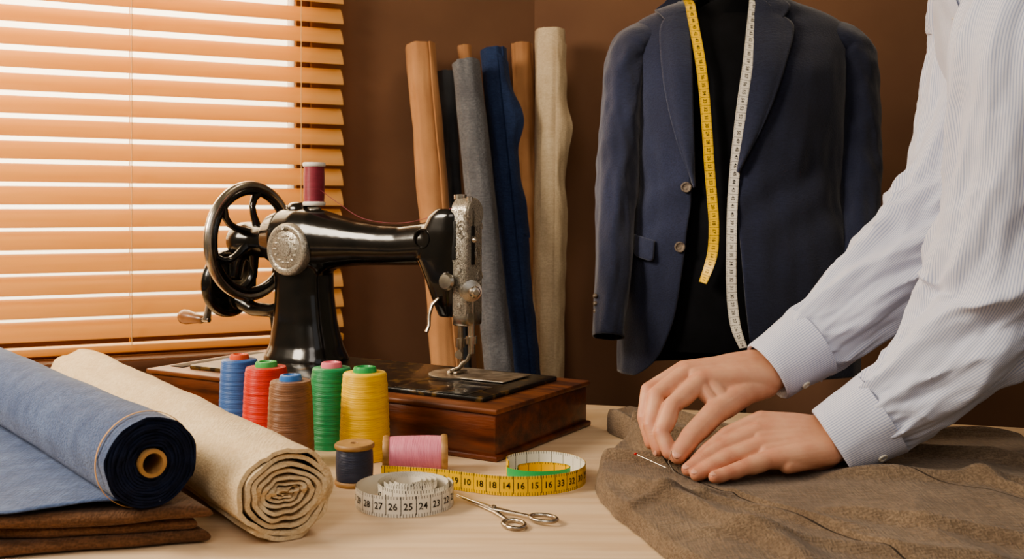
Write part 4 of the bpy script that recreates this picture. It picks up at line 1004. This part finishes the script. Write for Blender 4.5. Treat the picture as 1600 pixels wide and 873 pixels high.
loft(pt,[((.985,1.27,.78),.15,.11),((.985,1.27,.88),.178,.135),((.97,1.27,.95),.176,.135)],(0,1,0),(1,0,0))
v_,f_=remesh(pt,.01,2); mb=MB(); mb.add(v_,f_); mb.obj('trouser_legs',M_trou,parent=person,clean=False,angle=85)
for s in (-1,1):
    x0,y0=1.0,1.27+s*.11; mb=MB()
    loft(mb,[((x0+.06,y0,.045),.02,.03),((x0+.05,y0,.05),.034,.045),((x0,y0,.052),.038,.05),((x0-.08,y0,.04),.042,.038),((x0-.15,y0,.032),.044,.030),((x0-.20,y0,.026),.03,.022),((x0-.215,y0,.024),.012,.014)],(0,1,0),(0,0,1),n=2.6); mb.obj('shoe',M_shoe,parent=person)
# ---------------------------------------------------------------- lights
def area(name,loc,target,size,power,col,sy=None):
    l=bpy.data.lights.new(name,'AREA'); l.energy=power; l.color=col; l.size=size
    if sy: l.shape='RECTANGLE'; l.size_y=sy
    o=bpy.data.objects.new(name,l); sc.collection.objects.link(o); o.location=loc
    o.rotation_euler=(V(target)-V(loc)).to_track_quat('-Z','Y').to_euler(); return o
area('daylight',WMAT@V((-.68,-.45,1.80)),WMAT@V((-.60,1,1.35)),1.9,78,(1,.79,.50),1.5)
area('side_softbox',(-1.75,.85,1.95),(.2,1.5,.95),.7,46,(1,.86,.68))
area('front_softbox',(-.55,-.5,2.3),(.1,1.4,.8),1.1,16,(1,.92,.84))
area('wall_fill',(.25,2.0,2.5),(.35,2.85,1.2),.5,5,(1,.78,.55))  # added fill to lift the back wall, stands for no actual lamp
l=bpy.data.lights.new('jacket_fill_spot','SPOT'); l.energy=130; l.color=(1,.89,.82); l.spot_size=math.radians(20); l.spot_blend=1.0; l.shadow_soft_size=.12  # added spot that brightens the jacket's left half, not a lamp of the room
o=bpy.data.objects.new('jacket_fill_spot',l); sc.collection.objects.link(o); o.location=(-1.0,1.2,2.0); o.rotation_euler=(V((.24,2.12,1.22))-V(o.location)).to_track_quat('-Z','Y').to_euler()
area('fill',(.9,-.6,1.9),(.1,1.6,.9),1.4,3,(.85,.9,1))
# sky: dim surroundings with a bright warm low sun haze outside the window side
w=bpy.data.worlds.new('World'); sc.world=w; w.use_nodes=True; nt=w.node_tree; bg=nt.nodes['Background']
tc=N(nt,'ShaderNodeTexCoord'); dp=N(nt,'ShaderNodeVectorMath',operation='DOT_PRODUCT'); dp.inputs[1].default_value=V((-.50,.84,.30)).normalized()
nt.links.new(tc.outputs['Generated'],dp.inputs[0])
mr=N(nt,'ShaderNodeMapRange',interpolation_type='SMOOTHSTEP'); mr.inputs['From Min'].default_value=.82; mr.inputs['From Max'].default_value=1.0; mr.inputs['To Min'].default_value=.17; mr.inputs['To Max'].default_value=5
nt.links.new(dp.outputs['Value'],mr.inputs['Value']); nt.links.new(mr.outputs[0],bg.inputs[1])
bg.inputs[0].default_value=(1,.80,.52,1)
# ---------------------------------------------------------------- camera
cd=bpy.data.cameras.new('Camera'); cam=bpy.data.objects.new('Camera',cd); sc.collection.objects.link(cam)
cam.location=(0,0,CAMZ); cam.rotation_euler=(math.pi/2,0,0); cd.sensor_width=36; cd.lens=36; cd.shift_y=-106.5/1600
cd.dof.use_dof=True; cd.dof.focus_distance=1.38; cd.dof.aperture_fstop=11
cd.clip_start=.05
sc.camera=cam
sc.view_settings.view_transform='AgX'; sc.view_settings.look='AgX - Medium High Contrast'
